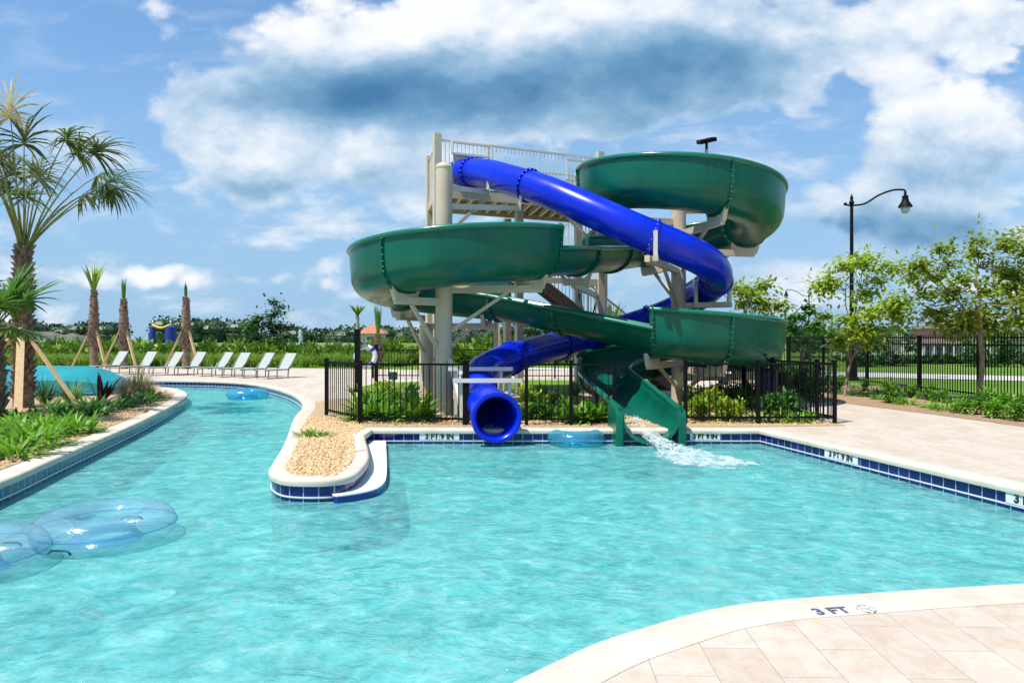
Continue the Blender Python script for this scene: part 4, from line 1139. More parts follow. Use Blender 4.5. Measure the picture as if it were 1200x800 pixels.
for i, (px, d, s, lb) in enumerate(((1160, 76, 3.9, 'dark bushy tree right of the white porch'), (1188, 78, 4.3, 'dark bushy tree in front of the right house'), (1012, 80, 3.6, 'dark bush left of the low grey roofed house'), (1097, 90, 1.2, 'low green bush before the porch columns'), (1143, 82, 3.4, 'dark bushy tree close to the right end of the porch'))):
    leafy_tree('garden_shrub', lb, 'tree', low_at(px, d), s, s * .55, s * .5, L_oak if i % 2 else L_dark, 50 + i, 1000, .42, .08, 12, cl_r=.4)

# fan palms
def frond(mb_leaf, mb_stalk, base, az, el, stalk, fan, r, droop=.55, nl=26, w=.05):
    d = Vector((cos(az) * cos(el), sin(az) * cos(el), sin(el))); p = base.copy(); pts = [p.copy()]; dd = d.copy()
    for k in range(6):
        dd = (dd - Vector((0, 0, droop * .085))).normalized(); p = p + dd * stalk / 6; pts.append(p.copy())
    mb_stalk.tube(pts, [.03, .026, .022, .019, .016, .014, .012], 6)
    side = dd.cross(Vector((0, 0, 1)))
    side = side.normalized() if side.length > .05 else Vector((1, 0, 0))
    nrm = side.cross(dd).normalized()
    for k in range(nl):
        a = (k / (nl - 1) - .5) * 2 * radians(118)
        v = dd * cos(a) + side * sin(a) + nrm * (.25 * cos(a) + r.uniform(-.08, .08)) + dd * .25
        L = fan * (1 - .42 * abs(a) / radians(118)) * r.uniform(.88, 1.1)
        blade(mb_leaf, p + dd * .10 * max(0, cos(a)), v, L, w, droop * r.uniform(.7, 1.7), 4, nrm)
def boots(mb, base, h, r0, r1, r, per=9, rows=None, size=.16, top_out=.6):
    rows = rows or int(h / .13)
    for j in range(rows):
        z = base.z + h * (j + .5) / rows; rad = r0 + (r1 - r0) * j / rows
        for k in range(per):
            a = 2 * pi * (k + (j % 2) * .5) / per + r.uniform(-.12, .12)
            c = Vector((base.x + cos(a) * rad, base.y + sin(a) * rad, z))
            out = Vector((cos(a), sin(a), 0)); tn = Vector((-sin(a), cos(a), 0))
            s = size * r.uniform(.8, 1.25)
            tip = c + out * s * top_out * r.uniform(.7, 1.3) + Vector((0, 0, s * .75)) + tn * r.uniform(-.03, .03)
            q = [c - tn * s * .42 - Vector((0, 0, s * .4)), c + tn * s * .42 - Vector((0, 0, s * .4)), tip + tn * s * .20, tip - tn * s * .20]
            b = [v - out * .05 for v in q]
            mb.add(q + b, [(0, 1, 2, 3), (4, 7, 6, 5), (0, 4, 5, 1), (1, 5, 6, 2), (2, 6, 7, 3), (3, 7, 4, 0)])
def brace(par, a, b, w=.09):
    mb = MB(); mb.bar(a, b, w, w * .55); mb.build('brace', M_wood, par)
r = random.Random(4)
pb = Vector((-11.95, 16.7, .03))
big = thing('fan_palm', 'tall fan palm with rough trunk and long stalked fronds on the left island', 'palm tree', pb)
mb = MB(); mb.lathe([(.23, .03), (.19, .8), (.155, 2.2), (.15, 3.4), (.12, 4.1)], (pb.x, pb.y, 0), 14); boots(mb, pb + Vector((0, 0, .15)), 3.75, .17, .11, r, 8, 27, .165, .75)
mb.build('trunk', M_boot, big)
topz = Vector((pb.x, pb.y, 4.0))
for k in range(23):
    az = k * 2.399 + r.uniform(-.2, .2); el = radians(r.choice((88, 82, 76, 70, 64, 60, 72, 78)) + r.uniform(-4, 4) - (9 if cos(az) > 0.1 else -4))
    ml, ms_ = MB(), MB()
    frond(ml, ms_, topz + Vector((cos(az) * .1, sin(az) * .1, r.uniform(-.15, .15))), az, el, r.uniform(1.5, 3.0), r.uniform(1.0, 1.35), r, r.uniform(.9, 1.7), 28, .05)
    st = ms_.build('frond_stalk', M_petiole, big, smooth=True); ml.build('fan_leaf', L_dry if k % 11 == 4 else L_palm, st)
for a, b, w in (((-11.9, 16.55, 1.95), (-11.0, 15.2, .04), .16), ((-12.0, 16.5, 1.9), (-12.6, 15.3, .04), .13), ((-11.75, 16.6, 1.75), (-10.35, 16.35, .04), .09)):
    brace(big, a, b, w)
p2 = Vector((-10.15, 13.3, .03))
low = thing('fan_palm', 'low fan palm with wide green fronds cut by the left edge', 'palm tree', p2)
mb = MB(); mb.lathe([(.2, .03), (.18, 1.9)], (p2.x, p2.y, 0), 12); boots(mb, p2 + Vector((0, 0, .1)), 1.75, .18, .16, r, 8, 12, .18)
mb.build('trunk', M_boot, low)
for k in range(22):
    az = k * 2.399; el = radians(r.uniform(5, 75)); ml, ms_ = MB(), MB()
    frond(ml, ms_, Vector((p2.x, p2.y, 1.85)), az, el, r.uniform(.5, .85), r.uniform(.65, .9), r, .5, 26, .05)
    st = ms_.build('frond_stalk', M_petiole, low, smooth=True); ml.build('fan_leaf', L_palmlow, st)
def tied_palm(px, d, ytop, ytuft, label, seed, wide=1.0, braces=True, yb=None):
    r = random.Random(seed); b = Vector(((px - 600) / F * d, d, 0.0))
    zt = H + (HY - ytop) / F * d; zz = H + (HY - ytuft) / F * d
    t = thing('tied_palm', label, 'palm tree', b, 'newly planted palms with tied fronds')
    mb = MB(); mb.lathe([(.22, 0), (.20, zt * .35), (.25, zt * .6), (.20, zt * .82), (.07, zt)], (b.x, b.y, 0), 12)
    boots(mb, b + Vector((0, 0, zt * .3)), zt * .66, .24, .07, r, 8, 18, .22, .45); mb.build('trunk', M_boot, t)
    mb = MB()
    for k in range(46 if wide > .6 else 18):
        a = r.uniform(0, 6.28); q = r.uniform(0, .08)
        blade(mb, Vector((b.x + q * cos(a), b.y + q * sin(a), zt - .15)), Vector((cos(a) * .13 * wide, sin(a) * .13 * wide, 1)), (zz - zt + .3) * r.uniform(.75, 1.2), .08, .30 * wide, 3)
    mb.build('crown', L_lime if wide > 1.2 else L_palmlow, t)
    if braces:
        for dx, dy in ((-1, -.5), (1, -.5), (.1, 1.1)):
            mb = MB(); mb.bar((b.x + dx * .12, b.y + dy * .12, 2.35), (b.x + dx * 1.0, b.y + dy * 1.0, 0), .11, .09); mb.build('brace', M_wood, t)
    return t
tied_palm(110, 38.5, 338, 312, 'leftmost tied palm of the three by the loungers with the fullest green tuft', 1, 2.0)
tied_palm(145, 38.2, 349, 330, 'middle tied palm of the three by the loungers, narrow tuft', 2, .4)
tied_palm(218, 38.2, 347, 334, 'right tied palm of the three by the loungers, bare pointed top', 3, .3)
tied_palm(443, 39, 392, 362, 'tied palm with brown pointed top left of the tan columns', 5, .7, False)
b = Vector(((419 - 600) / F * 44, 44, 0))
t = thing('slim_palm', 'slim grey trunked palm with green tuft seen left of the green loop', 'palm tree', b)
mb = MB(); mb.lathe([(.16, 0), (.12, 2.5), (.11, 3.2)], (b.x, b.y, 0), 12); mb.build('trunk', pmat('grey trunk', (.4, .37, .32), (.3, .27, .22), 6, .9), t, smooth=True)
mb = MB()
for k in range(70):
    a = r.uniform(0, 6.28)
    blade(mb, Vector((b.x, b.y, 3.1)), Vector((cos(a) * .45, sin(a) * .45, 1)), r.uniform(.6, 1.1), .10, .6, 3)
mb.build('crown', L_lime, t)
b = Vector((P(716, 396, 31).x, 31, 0))
t = thing('tall_grass_palm', 'yellow green palm sprout seen between the tower posts', 'palm tree', b)
mb = MB(); mb.lathe([(.16, 0), (.15, 1.9)], (b.x, b.y, 0), 10); mb.build('trunk', M_boot, t)
mb = MB()
for k in range(90):
    a = r.uniform(0, 6.28); blade(mb, Vector((b.x, b.y, 1.6)), Vector((cos(a) * .3, sin(a) * .3, 1)), r.uniform(1.0, 2.1), .12, .5, 3)
mb.build('crown', L_lime, t)

# hedge, meadow tufts and the far wood: nobody could count these
def leaf_field(name, mat, n, spot, leaf, label, seed=3, seg=2):
    r = random.Random(seed); mb = MB()
    for k in range(n):
        p, d = spot(r); s = leaf * r.uniform(.6, 1.4)
        blade(mb, p, d, s, s * .5, .4, seg, Vector((r.uniform(-.5, .5), r.uniform(-.5, .5), 1)))
    o = mb.build(name, mat); o['kind'] = 'stuff'; o['label'] = label
    return o
hx = [(r.uniform(-48, 13), r.uniform(.8, 1.35), r.uniform(44, 47)) for _ in range(150)]
def hedge_spot(q):
    x, rad, y = hx[q.randrange(len(hx))]
    d = Vector((q.gauss(0, 1), q.gauss(0, 1), abs(q.gauss(0, 1)))).normalized()
    return Vector((x, y, .0)) + Vector((d.x * rad, d.y * rad * .8, d.z * rad * 1.25)) * q.uniform(.55, 1.05), d + Vector((q.uniform(-.6, .6), q.uniform(-.6, .6), .4))
leaf_field('hedge', L_hedge, 14500, hedge_spot, .42, 'long mixed hedge of green bushes beyond the loungers', 4)
tx = [(r.uniform(-34, -7), r.uniform(40.8, 43.5)) for _ in range(170)]
def tuft_spot(q):
    x, y = tx[q.randrange(len(tx))]; a = q.uniform(0, 6.28)
    return Vector((x + q.gauss(0, .25), y + q.gauss(0, .25), 0)), Vector((cos(a) * .5, sin(a) * .5, 1))
def long_field(name, mat, n, spot, L, w, label):
    q = random.Random(9); mb = MB()
    for k in range(n):
        p, d = spot(q); blade(mb, p, d, L * q.uniform(.6, 1.3), w, .7, 3)
    o = mb.build(name, mat); o['kind'] = 'stuff'; o['label'] = label
long_field('ornamental_grass', L_grass, 9000, tuft_spot, 1.0, .05, 'bright green ornamental grass behind the loungers')
wx = []
for k in range(300):
    x = r.uniform(-330, 330); y = 300 + r.uniform(-15, 40) - abs(x) * .12
    wx.append((x, y, r.uniform(4, 7.5), r.uniform(2.6, 5.2) + 1.6 * sin(x * .031) + 1.0 * sin(x * .083)))
def wood_spot(q):
    x, y, rad, z = wx[q.randrange(len(wx))]
    d = Vector((q.gauss(0, 1), q.gauss(0, 1), q.gauss(0, 1))).normalized()
    p = Vector((x, y, z)) + Vector((d.x * rad, d.y * rad, d.z * rad * .62)) * q.uniform(.6, 1.0)
    p.z = max(.1, p.z)
    return p, d + Vector((q.uniform(-.6, .6), q.uniform(-.6, .6), .3))
q = random.Random(6); mb = MB()
for x, y, rad, z in wx: mb.ball((x, y, z), rad * .80, 10, 7, (1, 1, .58)); mb.ball((x, y, z * .4), rad * .9, 8, 5, (1, 1, .6))
for k in range(42000):
    p, d = wood_spot(q); blade(mb, p, d, q.uniform(.7, 1.7), 1.0, .4, 2, Vector((q.uniform(-.5, .5), q.uniform(-.5, .5), 1)))
o = mb.build('woodland', L_wood); o['kind'] = 'stuff'; o['label'] = 'dark distant wood along the horizon'
# bushes on the right beyond the road
bx = [(r.uniform(42, 72), r.uniform(90, 93), r.uniform(.5, .95)) for _ in range(80)]
def rb(q):
    x, y, rad = bx[q.randrange(len(bx))]; d = Vector((q.gauss(0, 1), q.gauss(0, 1), abs(q.gauss(0, 1)))).normalized()
    return Vector((x, y, -1.6)) + d * rad * q.uniform(.6, 1.05), d + Vector((q.uniform(-.6, .6), q.uniform(-.6, .6), .3))
leaf_field('garden_shrubbery', L_oak, 7000, rb, .55, 'low shrubbery in front of the houses', 8)
mx_ = [(r.uniform(16, 30), r.uniform(60, 90), r.uniform(1.5, 3.2)) for _ in range(26)]
def rb2(q):
    x, y, rad = mx_[q.randrange(len(mx_))]; d = Vector((q.gauss(0, 1), q.gauss(0, 1), abs(q.gauss(0, 1)))).normalized()
    return Vector((x, y, .4)) + d * rad * q.uniform(.6, 1.05), d + Vector((q.uniform(-.6, .6), q.uniform(-.6, .6), .3))
leaf_field('far_thicket', L_oak, 6000, rb2, .5, 'green thicket behind the slide on the right', 8)
# ------------------------------------------------------------------ fences
def fence(name, label, pts, h, step=.11, post=.065, cap=True, group=None, spear=False, bay=2.2, base=0.036, rails=(.10, None), pk=.016, mat=None):
    mat = mat or M_black
    pts = [Vector(p) for p in pts]
    t = thing(name, label, 'fence', (pts[0].x, pts[0].y, base), group)
    posts = []
    for a, b in zip(pts, pts[1:]):
        L = (b - a).length; n = max(1, round(L / bay))
        for k in range(n):
            p, q = a.lerp(b, k / n), a.lerp(b, (k + 1) / n); posts.append(p)
            mb = MB(); m = max(2, int((q - p).length / step))
            for j in range(1, m):
                c = p.lerp(q, j / m); zt = h + (.0 if not spear else .08)
                mb.box((c.x, c.y, base + .06 + (zt - .06) / 2), (pk, pk, zt - .06), Matrix.Rotation(atan2((b - a).y, (b - a).x), 3, 'Z'))
            mb.build('picket_panel', mat, t)
            for rz in ([.12, h - .02] if not spear else [.14, h - .22, h - .02]):
                mb = MB(); mb.bar(v3(p, base + rz), v3(q, base + rz), .032, .04); mb.build('rail', mat, t)
    posts.append(pts[-1])
    for p in posts:
        mb = MB(); mb.box((p.x, p.y, base + (h + .03) / 2), (post, post, h + .03))
        if cap: mb.box((p.x, p.y, base + h + .04), (post * 1.25, post * 1.25, .03))
        mb.build('post', mat, t)
    return t
fence('picket_fence', 'low black picket fence along the pool edge in front of the blue mouth', [(-4.05, 14.9), (-2.98, 13.42), (-0.92, 13.20), (-0.86, 13.2)], 1.19, bay=2.4)
fence('picket_fence', 'low black picket fence between the blue mouth and the green slide mouth', [(0.28, 13.2), (1.14, 13.2), (1.98, 13.2)], 1.19, bay=1.2)
fence('picket_fence', 'low black picket fence right of the green slide mouth, turning back at its end', [(3.42, 13.45), (4.85, 13.45), (6.38, 13.5), (6.30, 14.1), (5.95, 15.6), (5.6, 18.4)], 1.19, bay=1.5)
fence('picket_fence', 'long low black fence behind the slides across the lawn', [(-5.9, 29.0), (-2.9, 28.8), (6.5, 28.5)], 1.22, step=.13, bay=2.6)
fence('boundary_fence', 'tall black spear fence along the mulch bed on the right', [(12.95, 9.0), (12.95, 18.9), (12.95, 21.7), (12.95, 24.9), (13.0, 32.0)], 1.72, step=.115, post=.10, spear=True, bay=3.1, pk=.02)
fence('boundary_fence', 'tall black fence crossing behind the right end of the slides', [(13.0, 32.2), (8.6, 32.4), (6.8, 33.5)], 1.72, step=.13, post=.09, spear=True, bay=2.4, pk=.02)

# ------------------------------------------------------------------ street lamps
M_globe = None
def globe_mat():
    m, nt = new_mat('lamp globe'); b = N(nt, 'ShaderNodeBsdfPrincipled'); b.inputs['Base Color'].default_value = (.75, .8, .85, 1); b.inputs['Roughness'].default_value = .1
    b.inputs['Transmission Weight'].default_value = .5
    o = N(nt, 'ShaderNodeOutputMaterial'); nt.links.new(b.outputs[0], o.inputs[0]); return m
M_globe = globe_mat()
def street_lamp(label, x, y, top, side, reach, rise):
    t = thing('street_lamp', label, 'street lamp', (x, y, 0))
    mb = MB(); mb.lathe([(.28, 0), (.28, .12), (.22, .16), (.20, .75), (.15, .85), (.13, .95), (.14, 1.0), (.10, 1.05)], (x, y, 0), 16); mb.build('base', M_black, t, smooth=True, sharp=35)
    mb = MB(); mb.lathe([(.095, 1.03), (.06, top)], (x, y, 0), 14); mb.build('pole', M_black, t, smooth=True)
    mb = MB(); mb.lathe([(.06, top), (.10, top + .05), (.10, top + .12), (.05, top + .18), (.07, top + .26), (.03, top + .38), (.005, top + .46)], (x, y, 0), 12); mb.build('finial', M_black, t, smooth=True, sharp=60)
    pts = [(x - side * .22, y, top - .0), (x, y, top - .03), (x + side * reach * .25, y, top + .05), (x + side * reach * .5, y, top + rise * .62), (x + side * reach * .75, y, top + rise * .95), (x + side * reach * .93, y, top + rise), (x + side * reach, y, top + rise - .04)]
    mb = MB(); mb.tube(catmull(pts, 5), .038, 8); mb.ball((x - side * .26, y, top + .03), .07); mb.build('arm', M_black, t, smooth=True)
    hx_, hz_ = x + side * reach, top + rise
    mb = MB(); mb.lathe([(.02, hz_ - .02), (.05, hz_ - .10), (.05, hz_ - .22), (.13, hz_ - .27), (.11, hz_ - .33), (.15, hz_ - .50), (.26, hz_ - .66), (.27, hz_ - .72), (.2, hz_ - .70)], (hx_, y, 0), 18); hd = mb.build('lamp_head', M_black, t, smooth=True, sharp=50)
    mb = MB(); mb.lathe([(.17, hz_ - .70), (.17, hz_ - .82), (.13, hz_ - .92), (.05, hz_ - .98), (.01, hz_ - .985)], (hx_, y, 0), 16); mb.build('globe', M_globe, hd, smooth=True)
    return t
street_lamp('tall black street lamp with a curved arm behind the yellow green trees', (998 - 600) / F * 28, 28, H + (HY - 240) / F * 28, 1, 2.2, .62)
street_lamp('distant black street lamp with its arm pointing left, beyond the slides', (948 - 600) / F * 78, 78, H + (HY - 347) / F * 78, -1, 2.6, .75)

# ------------------------------------------------------------------ houses and far buildings
M_stucco = pmat('pale stucco', (.62, .58, .50), (.54, .50, .43), 1.0, .85)
M_brownwall = pmat('brown shingle wall', (.28, .19, .13), (.20, .13, .09), 2, .85)
M_roof = pmat('grey brown roof', (.17, .14, .12), (.11, .09, .075), 3, .9)
M_roofred = pmat('orange clay roof', (.50, .22, .12), (.36, .15, .08), 3, .9)
M_glass = pmat('window glass', (.10, .20, .30), (.16, .28, .38), 1.0, .08)
M_trim = pmat('white trim', (.75, .75, .73), (.68, .68, .66), 2, .6)
def hip(x0, x1, y0, y1, z, rise, over=.5):
    mb = MB(); x0 -= over; x1 += over; y0 -= over; y1 += over; w = min(x1 - x0, y1 - y0) / 2 * .95; ym = (y0 + y1) / 2; xm = (x0 + x1) / 2
    if x1 - x0 >= y1 - y0: rd = [(x0 + w, ym, z + rise), (x1 - w, ym, z + rise)]
    else: rd = [(xm, y0 + w, z + rise), (xm, y1 - w, z + rise)]
    v = [(x0, y0, z), (x1, y0, z), (x1, y1, z), (x0, y1, z)] + rd
    if x1 - x0 >= y1 - y0: f = [(0, 1, 5, 4), (1, 2, 5), (2, 3, 4, 5), (3, 0, 4), (3, 2, 1, 0)]
    else: f = [(0, 1, 4), (1, 2, 5, 4), (2, 3, 5), (3, 0, 4, 5), (3, 2, 1, 0)]
    mb.add(v, f); return mb
def window(par, x, y, z, w, h):
    mb = MB()
    for dx, dz, a, b in ((-w / 2, 0, .1, h + .2), (w / 2, 0, .1, h + .2), (0, h / 2, w, .1), (0, -h / 2, w, .1), (0, 0, w, .05), (0, 0, .05, h)):
        mb.box((x + dx, y - .05, z + dz), (a, .10, b))
    f = mb.build('window', M_trim, par)
    mb = MB(); mb.box((x, y - .015, z), (w - .06, .05, h - .06)); mb.build('pane', M_glass, f)
# photo: two storey house with white porch, partly behind the trees
hs = thing('house', 'two storey house with brown upper wall and white porch columns', 'house', (30, 56, 0))
mb = MB(); mb.box((32.5, 60, 1.5), (11.0, 8, 3.0)); mb.build('wall', M_stucco, hs)
mb = MB(); mb.box((35.0, 60, 3.85), (8.0, 7.6, 1.9)); mb.build('upper_wall', M_brownwall, hs)
rf = hip(31.0, 39.0, 56.2, 63.8, 4.8, 1.6); rf.build('roof', M_roof, hs)
mb = MB(); mb.add([(26.6, 54.0, 2.55), (34.4, 54.0, 2.55), (34.4, 56.0, 3.0), (26.6, 56.0, 3.0), (26.6, 54.0, 2.40), (34.4, 54.0, 2.40), (34.4, 56.0, 2.85), (26.6, 56.0, 2.85)], [(0, 1, 2, 3), (7, 6, 5, 4), (0, 4, 5, 1), (1, 5, 6, 2), (3, 7, 4, 0)]); mb.build('porch_roof', M_roof, hs)
for i in range(6):
    mb = MB(); mb.box((27.0 + i * 1.4, 54.2, 1.22), (.26, .26, 2.40)); mb.build('porch_column', M_trim, hs)
mb = MB(); mb.box((32.5, 55, .1), (12, 2.2, .2)); mb.build('porch_floor', M_road, hs)
window(hs, 33.0, 56.2, 3.9, 1.0, 1.1); window(hs, 35.2, 56.2, 3.9, 1.3, 1.1); window(hs, 37.3, 56.2, 3.9, 1.0, 1.1)
for x in (28.4, 30.4, 34.0, 36.6): window(hs, x, 56.0, 1.5, 1.1, 1.4)
mb = MB(); mb.box((32.2, 55.96, 1.15), (1.0, .08, 2.1)); mb.build('door', M_brownwall, hs)
h2 = thing('house', 'grey roofed pale house at the right edge', 'house', (44, 58, 0))
mb = MB(); mb.box((45.5, 62, 1.6), (10, 9, 3.2)); mb.build('wall', M_stucco, h2); hip(40.5, 50.5, 57.5, 66.5, 3.2, 2.9).build('roof', M_roof, h2)
window(h2, 43, 57.5, 1.7, 1.3, 1.4); window(h2, 46.5, 57.5, 1.7, 1.3, 1.4); window(h2, 41.3, 57.5, 1.7, .9, 1.4)
h3 = thing('house', 'low grey roofed house left of the porch house, seen through the leaves', 'house', (23, 62, 0))
mb = MB(); mb.box((22.5, 66, 1.6), (9, 8, 3.2)); mb.build('wall', M_stucco, h3); hip(18, 27, 62, 70, 3.2, 2.4).build('roof', M_roof, h3)
window(h3, 20, 62, 1.7, 1.3, 1.4); window(h3, 24, 62, 1.7, 1.3, 1.4)
hs.location = (61, 98, -1.6); h2.location = (73, 98, -1.6); h3.location = (54, 102, -1.6)
x = (437 - 600) / F * 130
pv_ = thing('pavilion', 'small pavilion with orange roof far beyond the hedge', 'pavilion', (x, 130, 0))
mb = MB(); mb.box((x, 130, 1.35), (4.2, 4, 2.7)); mb.build('wall', M_stucco, pv_); hip(x - 2.3, x + 2.3, 128, 132, 2.7, 1.7, .4).build('roof', M_roofred, pv_)
mb = MB(); mb.box((x, 127.96, 1.1), (1.4, .08, 2.0)); mb.build('door', M_brownwall, pv_)
for i, (px, w, h, lb) in enumerate(((50, 11, 2.6, 'long white low building far off at the left before the wood'), (85, 6, 2.2, 'small white building before the distant wood'))):
    x = (px - 600) / F * 210
    q = thing('far_building', lb, 'building', (x, 210, 0))
    mb = MB(); mb.box((x, 210, h / 2), (w, 6, h)); mb.build('wall', M_trim, q); hip(x - w / 2, x + w / 2, 207, 213, h, 1.3, .4).build('roof', M_roof, q)
# white strip of fences and cars along the far side of the meadow: low white fences
for i, (px0, px1, lb) in enumerate(((205, 262, 'low white fence far across the meadow behind the tied palms'), (282, 345, 'low white fence far across the meadow left of the fountain'), (345, 420, 'low white fence far across the meadow right of the fountain'))):
    d = 190; fence('white_fence', lb, [((px0 - 600) / F * d, d), ((px1 - 600) / F * d, d)], .55, step=.7, bay=6, pk=.22, post=.3, mat=M_trim, cap=False)
# fountain jet in the pond
x = (352 - 600) / F * 160
mb = MB(); q = random.Random(2)
for k in range(240):
    a = q.uniform(0, 6.28); tt = q.random(); rr = .25 + .9 * tt * q.random()
    mb.ball((x + rr * cos(a) * (1 - tt * .6) * .9, 160 + rr * sin(a), .1 + 3.6 * (1 - tt) ** .8 * q.uniform(.85, 1.05)), q.uniform(.08, .2), 5, 4)
M_foam = None
def foam_mat():
    m, nt = new_mat('foam'); b = N(nt, 'ShaderNodeBsdfPrincipled'); b.inputs['Base Color'].default_value = (.86, .92, .93, 1); b.inputs['Roughness'].default_value = .35
    b.inputs['Subsurface Weight'].default_value = 0.0
    tr = N(nt, 'ShaderNodeBsdfTransparent'); mx = N(nt, 'ShaderNodeMixShader')
    f = ramp(nt, noise(nt, coords(nt, 'Object'), 7, 7, .72), [(.42, .0), (.72, .75)])
    nt.links.new(f, mx.inputs[0]); nt.links.new(tr.outputs[0], mx.inputs[1]); nt.links.new(b.outputs[0], mx.inputs[2])
    o = N(nt, 'ShaderNodeOutputMaterial'); nt.links.new(mx.outputs[0], o.inputs[0]); return m
M_foam = foam_mat()
def drop_mat():
    m, nt = new_mat('water drops'); b = N(nt, 'ShaderNodeBsdfPrincipled'); b.inputs['Base Color'].default_value = (.88, .94, .95, 1); b.inputs['Roughness'].default_value = .25
    tr = N(nt, 'ShaderNodeBsdfTransparent'); mx = N(nt, 'ShaderNodeMixShader'); mx.inputs[0].default_value = .42
    nt.links.new(tr.outputs[0], mx.inputs[1]); nt.links.new(b.outputs[0], mx.inputs[2])
    o = N(nt, 'ShaderNodeOutputMaterial'); nt.links.new(mx.outputs[0], o.inputs[0]); return m
M_drop = drop_mat()
tag(mb.build('fountain_jet', M_drop, loc=(x, 160, 0)), 'white fountain jet far across the meadow before the wood', 'fountain')

# ------------------------------------------------------------------ playground gate of padded columns
d = 58; xs = [(px - 600) / F * d for px in (179, 200)]
t = thing('play_frame', 'blue padded posts joined by two yellow bars beyond the loungers', 'play frame', (xs[0], d, 0))
M_yellow = pmat('yellow foam', (.75, .55, .02), (.65, .45, .02), 3, .5); M_bluepad = pmat('blue pad', (.02, .04, .35), (.015, .03, .28), 3, .5)
for x, rr in ((xs[0], .24), (xs[1], .44)):
    mb = MB(); mb.lathe([(rr * .6, 0), (rr * .6, .9), (rr, .95), (rr, 2.7), (rr * .5, 2.8)], (x, d, 0), 14); mb.build('post', M_bluepad, t, smooth=True, sharp=40)
    mb = MB(); mb.lathe([(.06, 2.8), (.06, 3.1), (.10, 3.15), (.02, 3.3)], (x, d, 0), 10); mb.build('finial', M_trim, t)
for z in (2.75, 1.1):
    mb = MB(); mb.tube(catmull([(xs[0], d - .1, z + .1), ((xs[0] + xs[1]) / 2, d - .1, z - .12), (xs[1], d - .1, z + .12)], 6), .11, 10); mb.build('bar', M_yellow, t, smooth=True)

# ------------------------------------------------------------------ loungers
def lounger():
    t = thing('sun_lounger', 'x', 'sun lounger', (0, 0, 0), 'loungers along the far deck')
    W_, zs, L = .68, .36, 1.25
    fr = []
    for s in (-1, 1):
        mb = MB(); y = s * W_ / 2
        mb.tube([(-.05, y, zs), (L, y, zs)], .024, 6); mb.build('side_rail', M_frame, t)
        mb = MB(); mb.tube([(L - .02, y, zs), (L + .42, y, zs + .68)], .024, 6); mb.build('back_rail', M_frame, t)
        for x in (.15, L - .05):
            mb = MB(); mb.tube([(x, y, zs), (x - .03, y, .0)], .024, 6); mb.build('leg', M_frame, t)
        mb = MB(); mb.tube([(L - .1, y, zs), (L + .15, y, zs + .27)], .016, 6); mb.build('arm_brace', M_frame, t)
    mb = MB(); mb.box((L / 2 - .02, 0, zs + .005), (L, W_ - .06, .018)); mb.build('seat_sling', M_sling, t)
    a = atan2(.68, .44); M = Matrix.Rotation(-a, 3, 'Y')
    mb = MB(); mb.box((L + .22, 0, zs + .35), (.80, W_ - .05, .018), M); mb.build('back_sling', M_sling, t)
    return t
proto_l = lounger()
spots = [(138, 438, 'sun lounger at the left end of the row, between the two left tied palms'), (172, 439, 'second sun lounger from the left in the far row'), (203, 440, 'third sun lounger from the left, just left of the right tied palm'), (230, 440, 'fourth sun lounger from the left, below the right tied palm'),
         (258, 441, 'fifth sun lounger from the left in the far row'), (283, 442, 'third sun lounger from the right in the far row'), (307, 443, 'second sun lounger from the right, below the lone round tree'), (336, 444, 'last sun lounger at the right end of the row')]
for i, (px, py, lb) in enumerate(spots):
    p = G(px - 31, py, .03); p.z = .03
    rz = radians(66 - i * 1.5 + (0, 4, -3, 2, -5, 3, -2, 5)[i]); p.y += (0, .12, -.1, .05, .15, -.08, .1, 0)[i]
    if i == 0: o = proto_l; o.location = p; o.rotation_euler = (0, 0, rz); o['label'] = lb
    else: dup(proto_l, p, rz, None, lb)

# ------------------------------------------------------------------ teal covered wall on the island
poly_c = [(-14.6, 18.6), (-9.75, 18.9)]
t = thing('covered_wall', 'teal tarpaulin covered low block with a sloping right end on the left island', 'cover', (-12, 19, .036))
def ring_at(x, y0, w, h0, h1): return [Vector((x, y0, .04)), Vector((x, y0 + .05, h0)), Vector((x, y0 + w * .9, h1)), Vector((x, y0 + w, h1 - .06)), Vector((x, y0 + w + .05, .04))]
mb = MB(); prof_ = [(-20, 19.3, .50, .88), (-17, 19.5, .50, .88), (-14.6, 19.7, .49, .88), (-13.1, 19.85, .48, .86), (-12.6, 20.0, .44, .72), (-12.2, 20.1, .36, .50), (-12.0, 20.25, .22, .28), (-11.93, 20.4, .07, .10)]
mb.sweep(None, [ring_at(x, y, 1.5, a, b) for x, y, a, b in prof_]); mb.build('tarpaulin', M_teal, t, smooth=True, sharp=18)
mb = MB(); mb.tube([(-19, 19.26, .1), (-13.6, 19.66, .1), (-12.3, 20.05, .1)], .03, 8); mb.build('hem_tube', M_teal, t, smooth=True)

